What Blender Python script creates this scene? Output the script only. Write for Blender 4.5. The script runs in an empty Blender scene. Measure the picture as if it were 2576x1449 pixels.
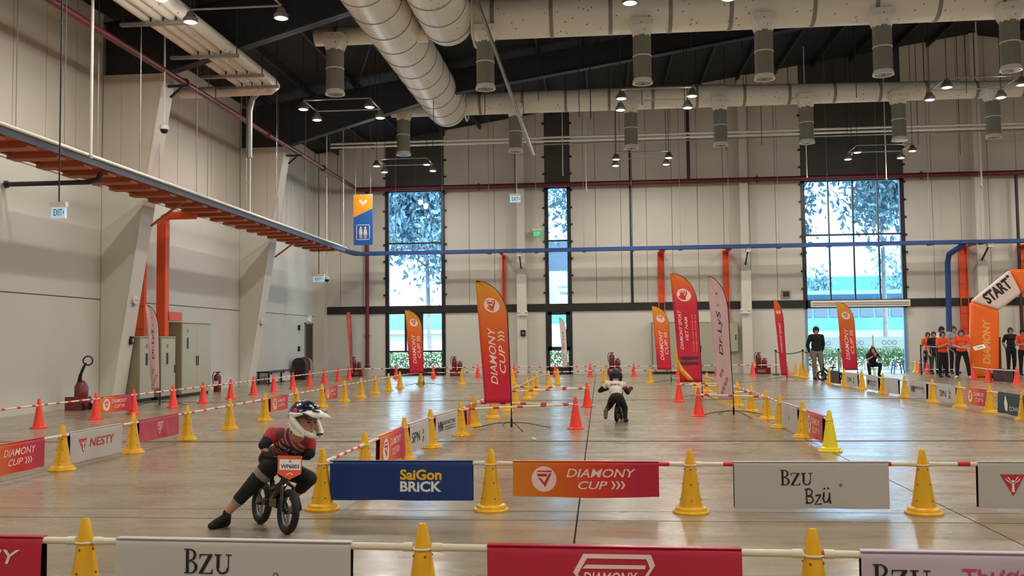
import bpy, math, random
import numpy as np
from mathutils import Vector, Matrix, Euler
random.seed(7)
scn = bpy.context.scene
COL = scn.collection
# ------------------------------------------------------------------ camera
F_PX, YAW, PITCH, ROLL, HC = 2388.0, .0920, .0550, -.01105, 1.45
_f = np.array([-math.sin(YAW)*math.cos(PITCH), math.cos(YAW)*math.cos(PITCH), math.sin(PITCH)])
_r0 = np.array([math.cos(YAW), math.sin(YAW), 0]); _u0 = np.cross(_r0, _f)
_r = math.cos(ROLL)*_r0 + math.sin(ROLL)*_u0
_u = -math.sin(ROLL)*_r0 + math.cos(ROLL)*_u0
cam = bpy.data.cameras.new('camera'); cam.sensor_width = 36; cam.lens = F_PX/2576*36; cam.clip_end = 600; cam.clip_start = .05
cam_ob = bpy.data.objects.new('camera', cam); COL.objects.link(cam_ob)
cam_ob.matrix_world = Matrix(((_r[0], _u[0], -_f[0], 0), (_r[1], _u[1], -_f[1], 0), (_r[2], _u[2], -_f[2], HC), (0, 0, 0, 1)))
scn.camera = cam_ob
# ------------------------------------------------------------------ sky, sun, exposure
w = bpy.data.worlds.new('sky'); scn.world = w; w.use_nodes = True
bg = w.node_tree.nodes['Background']; bg.inputs[0].default_value = (.82, .93, 1, 1); bg.inputs[1].default_value = 6.0
sun = bpy.data.lights.new('sun', 'SUN'); sun.energy = 9.0; sun.angle = .06; sun.color = (1, .97, .92)
sun_ob = bpy.data.objects.new('sun', sun); COL.objects.link(sun_ob); sun_ob.rotation_euler = (math.radians(42), 0, math.radians(40))
sun_ob.location = (0, 0, 60)
scn.view_settings.view_transform = 'Standard'; scn.view_settings.look = 'None'
scn.view_settings.gamma = 1; scn.view_settings.use_curve_mapping = False; scn.view_settings.exposure = 0.0
LAMP_W = 62.0            # power of each high-bay lamp
# pixel of the photograph -> point of the room
def ray(x, y): return _f + _r*(x-1288)/F_PX - _u*(y-724.5)/F_PX
def fl(x, y, z=0.0):
    d = ray(x, y); t = (z-HC)/d[2]; return Vector((d[0]*t, d[1]*t, z))
def atY(x, y, Y):
    d = ray(x, y); t = Y/d[1]; return Vector((d[0]*t, Y, HC+d[2]*t))
def atX(x, y, X):
    d = ray(x, y); t = X/d[0]; return Vector((X, d[1]*t, HC+d[2]*t))
# ------------------------------------------------------------------ materials
def s2l(c): c /= 255.0; return c/12.92 if c <= .04045 else ((c+.055)/1.055)**2.4
def rgb(r, g, b): return (s2l(r), s2l(g), s2l(b), 1)
MATS = {}
def mat(name, col, rough=.5, metal=0.0, var=0.0, scale=3.0, bump=0.0, bscale=40.0, emit=0.0, spec=.5, coat=0.0):
    if name in MATS: return MATS[name]
    m = bpy.data.materials.new(name); m.use_nodes = True; nt = m.node_tree; b = nt.nodes['Principled BSDF']
    c = rgb(*col); b.inputs['Base Color'].default_value = c; b.inputs['Roughness'].default_value = rough; b.inputs['Metallic'].default_value = metal
    b.inputs['Specular IOR Level'].default_value = spec; b.inputs['Coat Weight'].default_value = coat
    if emit: b.inputs['Emission Color'].default_value = c; b.inputs['Emission Strength'].default_value = emit
    if var or bump:
        tc = nt.nodes.new('ShaderNodeTexCoord')
    if var:
        n = nt.nodes.new('ShaderNodeTexNoise'); n.inputs['Scale'].default_value = scale; n.inputs['Detail'].default_value = 5
        nt.links.new(tc.outputs['Object'], n.inputs['Vector'])
        r = nt.nodes.new('ShaderNodeValToRGB'); r.color_ramp.elements[0].position = .3; r.color_ramp.elements[1].position = .7
        r.color_ramp.elements[0].color = tuple(x*(1-var) for x in c[:3])+(1,); r.color_ramp.elements[1].color = tuple(min(1, x*(1+var)) for x in c[:3])+(1,)
        nt.links.new(n.outputs['Fac'], r.inputs['Fac']); nt.links.new(r.outputs['Color'], b.inputs['Base Color'])
    if bump:
        n2 = nt.nodes.new('ShaderNodeTexNoise'); n2.inputs['Scale'].default_value = bscale; n2.inputs['Detail'].default_value = 3
        nt.links.new(tc.outputs['Object'], n2.inputs['Vector'])
        bp = nt.nodes.new('ShaderNodeBump'); bp.inputs['Strength'].default_value = bump; bp.inputs['Distance'].default_value = .02
        nt.links.new(n2.outputs['Fac'], bp.inputs['Height']); nt.links.new(bp.outputs['Normal'], b.inputs['Normal'])
    MATS[name] = m; return m
def grad_mat(name, stops, axis='X', rough=.45):
    """printed colour run along the UV of a banner"""
    if name in MATS: return MATS[name]
    m = bpy.data.materials.new(name); m.use_nodes = True; nt = m.node_tree; b = nt.nodes['Principled BSDF']; b.inputs['Roughness'].default_value = rough
    uv = nt.nodes.new('ShaderNodeUVMap'); uv.uv_map = 'UVMap'
    sp = nt.nodes.new('ShaderNodeSeparateXYZ'); nt.links.new(uv.outputs['UV'], sp.inputs['Vector'])
    r = nt.nodes.new('ShaderNodeValToRGB')
    while len(r.color_ramp.elements) < len(stops): r.color_ramp.elements.new(.5)
    for e, (p, c) in zip(r.color_ramp.elements, stops): e.position = p; e.color = rgb(*c)
    nt.links.new(sp.outputs[axis], r.inputs['Fac']); nt.links.new(r.outputs['Color'], b.inputs['Base Color'])
    MATS[name] = m; return m
def floor_mat():
    m = bpy.data.materials.new('concrete_floor'); m.use_nodes = True; nt = m.node_tree; b = nt.nodes['Principled BSDF']; L = nt.links.new
    g = nt.nodes.new('ShaderNodeNewGeometry')
    def noise(scale, det, sx=1, sy=1):
        mp = nt.nodes.new('ShaderNodeMapping'); mp.inputs['Scale'].default_value = (sx, sy, 1); L(g.outputs['Position'], mp.inputs['Vector'])
        n = nt.nodes.new('ShaderNodeTexNoise'); n.inputs['Scale'].default_value = scale; n.inputs['Detail'].default_value = det; L(mp.outputs[0], n.inputs['Vector']); return n
    n1 = noise(.55, 8, 1, 1.6); n2 = noise(5, 6, .35, 1.3)
    r1 = nt.nodes.new('ShaderNodeValToRGB'); e = r1.color_ramp.elements
    e[0].position = .3; e[0].color = rgb(134, 120, 98); e[1].position = .72; e[1].color = rgb(164, 149, 124); L(n1.outputs['Fac'], r1.inputs['Fac'])
    r2 = nt.nodes.new('ShaderNodeValToRGB'); e = r2.color_ramp.elements
    e[0].position = .30; e[0].color = (.72, .71, .69, 1); e[1].position = .52; e[1].color = (1, 1, 1, 1); L(n2.outputs['Fac'], r2.inputs['Fac'])
    mx = nt.nodes.new('ShaderNodeMixRGB'); mx.blend_type = 'MULTIPLY'; mx.inputs[0].default_value = .75; L(r1.outputs[0], mx.inputs[1]); L(r2.outputs[0], mx.inputs[2])
    L(mx.outputs[0], b.inputs['Base Color'])
    n3 = noise(2.2, 5, .5, 1.6); r3 = nt.nodes.new('ShaderNodeMapRange'); r3.inputs['From Min'].default_value = .3; r3.inputs['From Max'].default_value = .7
    r3.inputs['To Min'].default_value = .17; r3.inputs['To Max'].default_value = .36; L(n3.outputs['Fac'], r3.inputs['Value']); L(r3.outputs[0], b.inputs['Roughness'])
    n4 = noise(3.0, 4, .6, 1.5); bp = nt.nodes.new('ShaderNodeBump'); bp.inputs['Strength'].default_value = .15; bp.inputs['Distance'].default_value = .012
    L(n4.outputs['Fac'], bp.inputs['Height']); L(bp.outputs[0], b.inputs['Normal'])
    b.inputs['Specular IOR Level'].default_value = .5; b.inputs['Coat Weight'].default_value = .12; b.inputs['Coat Roughness'].default_value = .2
    return m
def duct_mat():
    m = bpy.data.materials.new('duct_wrap'); m.use_nodes = True; nt = m.node_tree; b = nt.nodes['Principled BSDF']; L = nt.links.new
    tc = nt.nodes.new('ShaderNodeTexCoord'); mp = nt.nodes.new('ShaderNodeMapping'); mp.inputs['Scale'].default_value = (5.5, 5.5, 5.5); mp.inputs['Rotation'].default_value = (0, .5, .6)
    L(tc.outputs['Object'], mp.inputs['Vector'])
    mp2 = nt.nodes.new('ShaderNodeMapping'); mp2.inputs['Scale'].default_value = (.55, 1.6, 1.6); L(mp.outputs[0], mp2.inputs['Vector'])
    v = nt.nodes.new('ShaderNodeTexVoronoi'); v.inputs['Scale'].default_value = 1.0; L(mp2.outputs[0], v.inputs['Vector'])
    r = nt.nodes.new('ShaderNodeValToRGB'); r.color_ramp.interpolation = 'CONSTANT'; e = r.color_ramp.elements
    e[0].position = 0; e[0].color = rgb(96, 92, 86); e[1].position = .12; e[1].color = rgb(224, 219, 208); L(v.outputs['Distance'], r.inputs['Fac'])
    L(r.outputs[0], b.inputs['Base Color']); b.inputs['Roughness'].default_value = .42
    return m
def glass_mat(name, tint, gloss=.08):
    m = bpy.data.materials.new(name); m.use_nodes = True; nt = m.node_tree; nt.nodes.remove(nt.nodes['Principled BSDF'])
    t = nt.nodes.new('ShaderNodeBsdfTransparent'); t.inputs[0].default_value = tint
    g = nt.nodes.new('ShaderNodeBsdfGlossy'); g.inputs[0].default_value = (.8, .9, 1, 1); g.inputs['Roughness'].default_value = .03
    mx = nt.nodes.new('ShaderNodeMixShader'); mx.inputs[0].default_value = gloss
    nt.links.new(t.outputs[0], mx.inputs[1]); nt.links.new(g.outputs[0], mx.inputs[2]); nt.links.new(mx.outputs[0], nt.nodes['Material Output'].inputs[0])
    return m
M_FLOOR = floor_mat(); M_DUCT = duct_mat()
M_WALL = mat('wall_panel_paint', (206, 203, 193), .55, var=.03, scale=.6)
M_WALL2 = mat('wall_panel_upper_paint', (202, 197, 185), .5, var=.03, scale=.8)
M_COLUMN = mat('column_paint', (210, 205, 194), .5)
M_BLACK = mat('black_paint', (24, 22, 21), .5)
M_ROOF = mat('roof_black', (20, 20, 22), .75)
M_STEELDK = mat('dark_steel', (42, 42, 45), .55, .2)
M_DARKPANEL = mat('dark_panel', (66, 63, 58), .5)
M_FRAME = mat('window_frame_black', (22, 24, 28), .4)
M_GLASS = glass_mat('tinted_glass', (.64, .83, 1.0, 1))
M_GLASSLOW = glass_mat('clear_blue_glass', (.83, .95, 1.0, 1))
M_RED = mat('red_pipe_paint', (98, 34, 42), .4)
M_BLUE = mat('blue_tray_paint', (40, 72, 134), .45)
M_NAVY = mat('navy_pipe_paint', (30, 31, 46), .4)
M_ORANGE = mat('orange_tray_paint', (226, 86, 38), .45)
M_ORANGESHADE = mat('orange_shaded_paint', (170, 92, 58), .55)  # brownish shade of the ladder ribs put into the orange colour
M_GALV = mat('galvanised', (150, 150, 146), .4, .6)
M_WHITE = mat('white_plastic', (226, 222, 212), .4)
M_PVC = mat('pvc_pole', (226, 214, 190), .35)
M_PVCRED = mat('pole_red_band', (205, 30, 36), .35)
M_YEL = mat('yellow_cone_plastic', (236, 176, 14), .32, var=.06, scale=5, coat=.2)
M_YEL2 = mat('bright_yellow_cone_plastic', (240, 214, 10), .32, coat=.2)
M_OCONE = mat('orange_cone_plastic', (255, 62, 40), .35, coat=.2)
M_RUBBER = mat('black_rubber', (20, 20, 20), .7)
M_BLKMET = mat('black_metal', (26, 25, 25), .35, .3)
M_EXT = mat('extinguisher_red', (108, 20, 28), .3, coat=.3)
M_CAB = mat('cabinet_grey_green', (168, 166, 146), .45)
M_CABDK = mat('cabinet_side', (140, 130, 104), .5)
M_SILVER = mat('silver', (178, 180, 184), .3, .8)
# ------------------------------------------------------------------ mesh builder
def frame_of(d):
    d = Vector(d).normalized(); a = Vector((0, 0, 1)) if abs(d.z) < .95 else Vector((1, 0, 0))
    x = a.cross(d).normalized(); return x, d.cross(x).normalized(), d
class MB:
    def __init__(s): s.v = []; s.f = []; s.uv = None
    def add(s, vs, fs):
        o = len(s.v); s.v += [tuple(p) for p in vs]; s.f += [tuple(i+o for i in q) for q in fs]; return s
    def box(s, a, b):
        (x0, y0, z0), (x1, y1, z1) = a, b
        return s.add([(x0, y0, z0), (x1, y0, z0), (x1, y1, z0), (x0, y1, z0), (x0, y0, z1), (x1, y0, z1), (x1, y1, z1), (x0, y1, z1)],
                     [(0, 3, 2, 1), (4, 5, 6, 7), (0, 1, 5, 4), (1, 2, 6, 5), (2, 3, 7, 6), (3, 0, 4, 7)])
    def cbox(s, c, size, rot=None):
        hx, hy, hz = [q/2 for q in size]; m = Euler(rot).to_matrix() if rot else Matrix.Identity(3); c = Vector(c)
        vs = [c+m@Vector((sx*hx, sy*hy, sz*hz)) for sz in (-1, 1) for sx, sy in ((-1, -1), (1, -1), (1, 1), (-1, 1))]
        return s.add(vs, [(0, 3, 2, 1), (4, 5, 6, 7), (0, 1, 5, 4), (1, 2, 6, 5), (2, 3, 7, 6), (3, 0, 4, 7)])
    def bar(s, a, b, wd, ht):
        a = Vector(a); b = Vector(b); x, y, d = frame_of(b-a); vs = []
        for p in (a, b): vs += [p+x*(sx*wd/2)+y*(sy*ht/2) for sx, sy in ((-1, -1), (1, -1), (1, 1), (-1, 1))]
        return s.add(vs, [(0, 3, 2, 1), (4, 5, 6, 7), (0, 1, 5, 4), (1, 2, 6, 5), (2, 3, 7, 6), (3, 0, 4, 7)])
    def cyl(s, a, b, r0, r1=None, n=12, caps=True):
        r1 = r0 if r1 is None else r1; a = Vector(a); b = Vector(b); x, y, d = frame_of(b-a); vs = []
        for p, r in ((a, r0), (b, r1)):
            for i in range(n): t = 2*math.pi*i/n; vs.append(p+x*(r*math.cos(t))+y*(r*math.sin(t)))
        fs = [(i, (i+1) % n, n+(i+1) % n, n+i) for i in range(n)]
        if caps: fs += [tuple(range(n-1, -1, -1)), tuple(range(n, 2*n))]
        return s.add(vs, fs)
    def tube(s, path, r, n=8, closed=False):
        P = [Vector(p) for p in path]; k = len(P); vs = []; fs = []; px = None
        for i, p in enumerate(P):
            t = (P[(i+1) % k]-P[i-1]) if closed else (P[min(i+1, k-1)]-P[max(i-1, 0)])
            x, y, d = frame_of(t)
            if px is not None:
                x = (px-d*px.dot(d)).normalized(); y = d.cross(x)
            px = x; rr = r[i] if isinstance(r, (list, tuple)) else r
            for j in range(n): a = 2*math.pi*j/n; vs.append(p+x*(rr*math.cos(a))+y*(rr*math.sin(a)))
        for i in range(k if closed else k-1):
            q = (i+1) % k
            for j in range(n): fs.append((i*n+j, i*n+(j+1) % n, q*n+(j+1) % n, q*n+j))
        if not closed: fs += [tuple(range(n-1, -1, -1)), tuple(range((k-1)*n, k*n))]
        return s.add(vs, fs)
    def lathe(s, prof, n=20, c=(0, 0, 0), axis=None):
        x, y, d = (Vector((1, 0, 0)), Vector((0, 1, 0)), Vector((0, 0, 1))) if axis is None else frame_of(axis)
        c = Vector(c); vs = []; fs = []; k = len(prof)
        for r, z in prof:
            for i in range(n): t = 2*math.pi*i/n; vs.append(c+x*(r*math.cos(t))+y*(r*math.sin(t))+d*z)
        for j in range(k-1):
            for i in range(n): fs.append((j*n+i, j*n+(i+1) % n, (j+1)*n+(i+1) % n, (j+1)*n+i))
        if prof[0][0] > 1e-5: fs.append(tuple(range(n-1, -1, -1)))
        if prof[-1][0] > 1e-5: fs.append(tuple(range((k-1)*n, k*n)))
        return s.add(vs, fs)
    def sphere(s, c, r, n=12, m=8, scale=(1, 1, 1), rot=None):
        c = Vector(c); R = Euler(rot).to_matrix() if rot else Matrix.Identity(3); vs = []; fs = []
        for j in range(m+1):
            p = math.pi*j/m
            for i in range(n):
                t = 2*math.pi*i/n; vs.append(c+R@Vector((r*scale[0]*math.sin(p)*math.cos(t), r*scale[1]*math.sin(p)*math.sin(t), r*scale[2]*math.cos(p))))
        for j in range(m):
            for i in range(n): fs.append((j*n+i, (j+1)*n+i, (j+1)*n+(i+1) % n, j*n+(i+1) % n))
        return s.add(vs, fs)
    def prism(s, poly, h0, h1, axis='Z'):
        """poly of 2-D points extruded along axis: 'Z' (x,y), 'Y' (x,z), 'X' (y,z)"""
        def P(p, h): return {'Z': (p[0], p[1], h), 'Y': (p[0], h, p[1]), 'X': (h, p[0], p[1])}[axis]
        n = len(poly); vs = [P(p, h0) for p in poly]+[P(p, h1) for p in poly]
        return s.add(vs, [tuple(range(n-1, -1, -1)), tuple(range(n, 2*n))]+[(i, (i+1) % n, n+(i+1) % n, n+i) for i in range(n)])
    def mesh(s, name, m, smooth=False, angle=40):
        me = bpy.data.meshes.new(name); me.from_pydata(s.v, [], s.f)
        if s.uv is not None:
            l = me.uv_layers.new(name='UVMap'); idx = np.zeros(len(me.loops), dtype=np.int32); me.loops.foreach_get('vertex_index', idx)
            l.data.foreach_set('uv', np.array(s.uv, dtype=np.float32)[idx].ravel())
        if smooth:
            me.polygons.foreach_set('use_smooth', [True]*len(me.polygons)); me.update(); me.set_sharp_from_angle(angle=math.radians(angle))
        if m: me.materials.append(m)
        me.update(); return me
    def build(s, name, m, parent=None, smooth=False, angle=40, loc=None):
        return put(name, s.mesh(name, m, smooth, angle), parent, loc)
def put(name, me, parent=None, loc=None, rot=None):
    o = bpy.data.objects.new(name, me); COL.objects.link(o)
    if parent: o.parent = parent
    if loc is not None: o.location = loc
    if rot is not None: o.rotation_euler = rot
    return o
def tag(o, label, cat, group=None, kind=None):
    o['label'] = label; o['category'] = cat
    if group: o['group'] = group
    if kind: o['kind'] = kind
    return o
def thing(name, label, cat, loc=(0, 0, 0), rz=0, group=None, kind=None, rot=None):
    o = bpy.data.objects.new(name, None); COL.objects.link(o); o.empty_display_size = .1
    o.location = loc; o.rotation_euler = rot if rot else (0, 0, rz)
    return tag(o, label, cat, group, kind)
def copy_tree(o, parent=None):
    c = o.copy(); COL.objects.link(c)
    if parent: c.parent = parent
    for ch in list(o.children): copy_tree(ch, c)
    return c
ORD = 'first second third fourth fifth sixth seventh eighth ninth tenth eleventh twelfth thirteenth fourteenth fifteenth sixteenth seventeenth eighteenth nineteenth twentieth'.split()
# ------------------------------------------------------------------ lettering
TXT = {}
def text2d(body, bold=.0, shear=0.0, spacing=1.0):
    """letters as flat outline mesh; returned with cap height 1 and origin at lower left"""
    key = (body, bold, shear, spacing)
    if key in TXT: return TXT[key]
    cu = bpy.data.curves.new('letters', 'FONT'); cu.body = body; cu.size = 1; cu.offset = bold; cu.shear = shear; cu.space_character = spacing; cu.resolution_u = 3
    ob = bpy.data.objects.new('letters', cu); COL.objects.link(ob)
    me = bpy.data.meshes.new_from_object(ob.evaluated_get(bpy.context.evaluated_depsgraph_get()))
    v = [(p.co.x, p.co.y) for p in me.vertices]; f = [tuple(p.vertices) for p in me.polygons]
    bpy.data.objects.remove(ob); bpy.data.curves.remove(cu); bpy.data.meshes.remove(me)
    x0 = min(p[0] for p in v); y0 = min(p[1] for p in v); h = max(p[1] for p in v)-y0; wd = max(p[0] for p in v)-x0
    v = [((p[0]-x0)/h, (p[1]-y0)/h) for p in v]
    TXT[key] = (v, f, wd/h); return TXT[key]
class Art:
    """flat printed artwork in (u,v) metres that is laid onto a surface"""
    def __init__(s): s.v = []; s.f = []
    def add(s, v, f): o = len(s.v); s.v += v; s.f += [tuple(i+o for i in q) for q in f]; return s
    def text(s, body, x, y, h, w=None, bold=0, shear=0, center=False, spacing=1.0):
        v, f, asp = text2d(body, bold, shear, spacing); wd = w if w else asp*h; k = wd/asp
        x0 = x-wd/2 if center else x
        return s.add([(x0+p[0]*k, y+p[1]*h) for p in v], f)
    def poly(s, pts): return s.add(list(pts), [tuple(range(len(pts)))])
    def disc(s, x, y, r, n=28, ry=None): return s.poly([(x+r*math.cos(2*math.pi*i/n), y+(ry or r)*math.sin(2*math.pi*i/n)) for i in range(n)])
    def ring(s, x, y, r, t, n=28, a0=0, a1=2*math.pi, ry=None, t2=None):
        k = (ry or r)/r; v = []; t2 = t if t2 is None else t2
        for i in range(n+1):
            a = a0+(a1-a0)*i/n; v += [(x+r*math.cos(a), y+r*k*math.sin(a)), (x+(r-t)*math.cos(a), y+(r*k-t2)*math.sin(a))]
        return s.add(v, [(2*i, 2*i+2, 2*i+3, 2*i+1) for i in range(n)])
    def stroke(s, pts, t):
        P = [Vector(p) for p in pts]; L = []; Rr = []
        for i, p in enumerate(P):
            d = (P[min(i+1, len(P)-1)]-P[max(i-1, 0)]).normalized(); n = Vector((-d.y, d.x))*t/2
            L.append(tuple(p+n)); Rr.append(tuple(p-n))
        k = len(P)
        return s.add(L+Rr, [(i, k+i, k+i+1, i+1) for i in range(k-1)])
    def rot90(s): s.v = [(-p[1], p[0]) for p in s.v]; return s
    def move(s, dx, dy): s.v = [(p[0]+dx, p[1]+dy) for p in s.v]; return s
    def lay(s, name, m, surf, parent, off=.003):
        b = MB(); b.v = [tuple(surf(p[0], p[1], off)) for p in s.v]; b.f = s.f
        return b.build(name, m, parent)
def serif_bzu(a, x, y, h):
    """B Z U in a bookish roman letter: thick stems, thin hairlines, small serifs"""
    st, th = .13*h, .045*h
    for k, (wd) in enumerate((.62, .62, .74)):
        w_ = wd*h*(1.0 if k == 0 else .95); hh = h if k == 0 else .80*h
        if k == 0:
            a.poly([(x+.08*h, y), (x+.08*h+st, y), (x+.08*h+st, y+hh), (x+.08*h, y+hh)])
            a.poly([(x, y), (x+.32*h, y), (x+.32*h, y+th), (x, y+th)]); a.poly([(x, y+hh-th), (x+.30*h, y+hh-th), (x+.30*h, y+hh), (x, y+hh)])
            a.ring(x+.28*h, y+.26*h, .32*h, st, 14, -math.pi/2, math.pi/2, ry=.26*h, t2=th); a.ring(x+.26*h, y+.76*h, .28*h, st*.9, 14, -math.pi/2, math.pi/2, ry=.24*h, t2=th)
            a.poly([(x+.15*h, y+.49*h), (x+.33*h, y+.49*h), (x+.33*h, y+.545*h), (x+.15*h, y+.545*h)])
            x += .66*h
        elif k == 1:
            a.poly([(x+.02*h, y+hh-th), (x+w_, y+hh-th), (x+w_, y+hh), (x+.02*h, y+hh)]); a.poly([(x, y), (x+w_, y), (x+w_, y+th), (x, y+th)])
            a.poly([(x, y+th), (x+st*1.3, y+th), (x+w_, y+hh-th), (x+w_-st*1.3, y+hh-th)])
            a.poly([(x+.02*h, y+hh-.2*h), (x+.05*h, y+hh-.2*h), (x+.10*h, y+hh), (x+.02*h, y+hh)]); a.poly([(x+w_-.08*h, y), (x+w_+.01*h, y), (x+w_+.02*h, y+.2*h), (x+w_-.01*h, y+.2*h)])
            x += w_+.09*h
        else:
            a.poly([(x+.09*h, y+.25*h), (x+.09*h+st, y+.25*h), (x+.09*h+st, y+hh), (x+.09*h, y+hh)]); a.poly([(x+.58*h, y+.25*h), (x+.58*h+th, y+.25*h), (x+.58*h+th, y+hh), (x+.58*h, y+hh)])
            a.ring(x+.358*h, y+.26*h, .267*h, st*.7, 16, math.pi, 2*math.pi, ry=.26*h, t2=th*1.6)
            a.poly([(x, y+hh-th), (x+.32*h, y+hh-th), (x+.32*h, y+hh), (x, y+hh)]); a.poly([(x+.48*h, y+hh-th), (x+.74*h, y+hh-th), (x+.74*h, y+hh), (x+.48*h, y+hh)])
    return a
def hand_bzu(a, x, y, h):
    t = .095*h
    a.stroke([(x+.05*h, y+h), (x+.02*h, y+.5*h), (x+.06*h, y)], t)
    a.stroke([(x-.08*h, y+.95*h), (x+.2*h, y+1.02*h), (x+.42*h, y+.85*h), (x+.36*h, y+.62*h), (x+.08*h, y+.52*h)], t)
    a.stroke([(x+.08*h, y+.54*h), (x+.4*h, y+.46*h), (x+.48*h, y+.22*h), (x+.3*h, y+.06*h), (x-.06*h, y+.08*h)], t)
    a.stroke([(x+.62*h, y+.55*h), (x+1.0*h, y+.6*h), (x+.95*h, y+.52*h), (x+.58*h, y-.05*h), (x+1.02*h, y+.0*h)], t)
    a.stroke([(x+1.2*h, y+.78*h), (x+1.14*h, y+.3*h), (x+1.24*h, y+.1*h), (x+1.42*h, y+.14*h), (x+1.54*h, y+.4*h), (x+1.56*h, y+.74*h), (x+1.55*h, y+.3*h), (x+1.62*h, y+.02*h)], t*1.15)
    a.disc(x+1.22*h, y+1.02*h, .065*h, 10); a.disc(x+1.48*h, y+1.04*h, .065*h, 10)
    return a
def shield(a, x, y, s, holes=False):
    """pointed shield badge drawn as bars and a wedge"""
    a.poly([(x-.5*s, y+.42*s), (x-.38*s, y+.5*s), (x+.52*s, y+.5*s), (x+.5*s, y+.40*s)])
    a.poly([(x-.46*s, y+.30*s), (x+.20*s, y+.30*s), (x+.17*s, y+.12*s), (x-.40*s, y+.12*s)])
    a.poly([(x+.34*s, y+.32*s), (x+.50*s, y+.32*s), (x+.08*s, y-.55*s), (x-.02*s, y-.34*s)])
    a.poly([(x-.38*s, y+.03*s), (x-.22*s, y+.03*s), (x+.05*s, y-.30*s), (x+.08*s, y-.55*s)])
    return a
def chevrons(a, x, y, h, n=3):
    for i in range(n):
        xx = x+i*h*.62
        a.poly([(xx, y+h), (xx+.28*h, y+h), (xx+.62*h, y+.5*h), (xx+.34*h, y+.5*h)]); a.poly([(xx+.34*h, y+.5*h), (xx+.62*h, y+.5*h), (xx+.28*h, y), (xx, y)])
    return a
# ================================================================== STRUCTURE
XL, XR, YB, D = -12.1, 42.5, -6.0, 40.0
RX, RZ, EZ = 15.2, 13.8, 9.65
def roofz(x): return EZ+(x-XL)*(RZ-EZ)/(RX-XL) if x < RX else RZ-(x-RX)*(RZ-EZ)/(XR-RX)
# floor: slabs with recessed joints
fb = MB().box((XL-.2, YB-.2, -.25), (XR+.2, D+.2, -.03)).build('floor', mat('joint_filler', (40, 37, 33), .8))
tag(fb, 'polished grey-brown concrete floor with dark slab joints', 'floor', kind='structure')
xj = [XL, -6.4, -.21, 2.88, 5.97, 9.06, 12.15, 18.3, 24.5, 30.7, 36.9, XR]
yj = [(YB, 0), (-4.7, .03), (4.5, .03), (7.72, .022), (8.14, .016), (13.67, .13), (22.88, .20), (32.0, .22), (D, 0)]
for i in range(len(xj)-1):
    for j in range(len(yj)-1):
        g = .007; y0 = yj[j][0]+yj[j][1]/2; y1 = yj[j+1][0]-yj[j+1][1]/2
        MB().box((xj[i]+g, y0, -.10), (xj[i+1]-g, y1, 0)).build('slab', M_FLOOR, fb)
# ceiling: roof sheets, rafters, purlins
ce = MB()
ce.prism([(XL-.3, roofz(XL)-.05), (RX, RZ), (RX, RZ+.2), (XL-.3, roofz(XL)+.15)], YB-.3, D+.3, 'Y'); ce.prism([(RX, RZ), (XR+.3, EZ-.05), (XR+.3, EZ+.15), (RX, RZ+.2)], YB-.3, D+.3, 'Y')
ce = ce.build('ceiling', M_ROOF); tag(ce, 'black pitched hall roof with steel rafters and purlins', 'ceiling', kind='structure')
for x in np.arange(XL+.9, XR-.5, 1.55):
    if abs(x-RX) > .3: MB().box((x-.035, YB, roofz(x)-.24), (x+.035, D, roofz(x)-.03)).build('purlin', M_STEELDK, ce)
FRAMES = [4.2, 13.1, 22.05, 31.0]
for yc in FRAMES:
    for sgn in (1, -1):
        X = lambda x: x if sgn > 0 else 2*RX-x
        web = [(X(XL), 8.1), (X(-10.5), 8.1), (X(-5.0), roofz(-5)-1.05), (X(RX), RZ-1.0), (X(RX), RZ-.26), (X(XL), roofz(XL)-.26)]
        r = MB().prism(web, yc+.13, yc+.16, 'Y').build('rafter', M_STEELDK, ce)
        b = MB()
        for (a, c) in (((X(-10.5), 8.1), (X(-5.0), roofz(-5)-1.05)), ((X(-5.0), roofz(-5)-1.05), (X(RX), RZ-1.0)), ((X(XL), roofz(XL)-.28), (X(RX), RZ-.28))):
            b.bar((a[0], yc+.145, a[1]), (c[0], yc+.145, c[1]), .28, .025) if False else b.prism([a, c, (c[0], c[1]+.03), (a[0], a[1]+.03)], yc, yc+.30, 'Y')
        b.build('rafter_flange', M_STEELDK, r)
for x in (-6.5, 1.5, 8.5, 22.0):          # braces between the rafters
    for k in range(3):
        y0 = FRAMES[k]; s = 1 if k % 2 else -1
        MB().cyl((x-s*1.5, y0+.2, roofz(x)-.5), (x+s*1.5, y0+8.8, roofz(x)-.5), .035, n=6).build('brace', M_STEELDK, ce)
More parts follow.
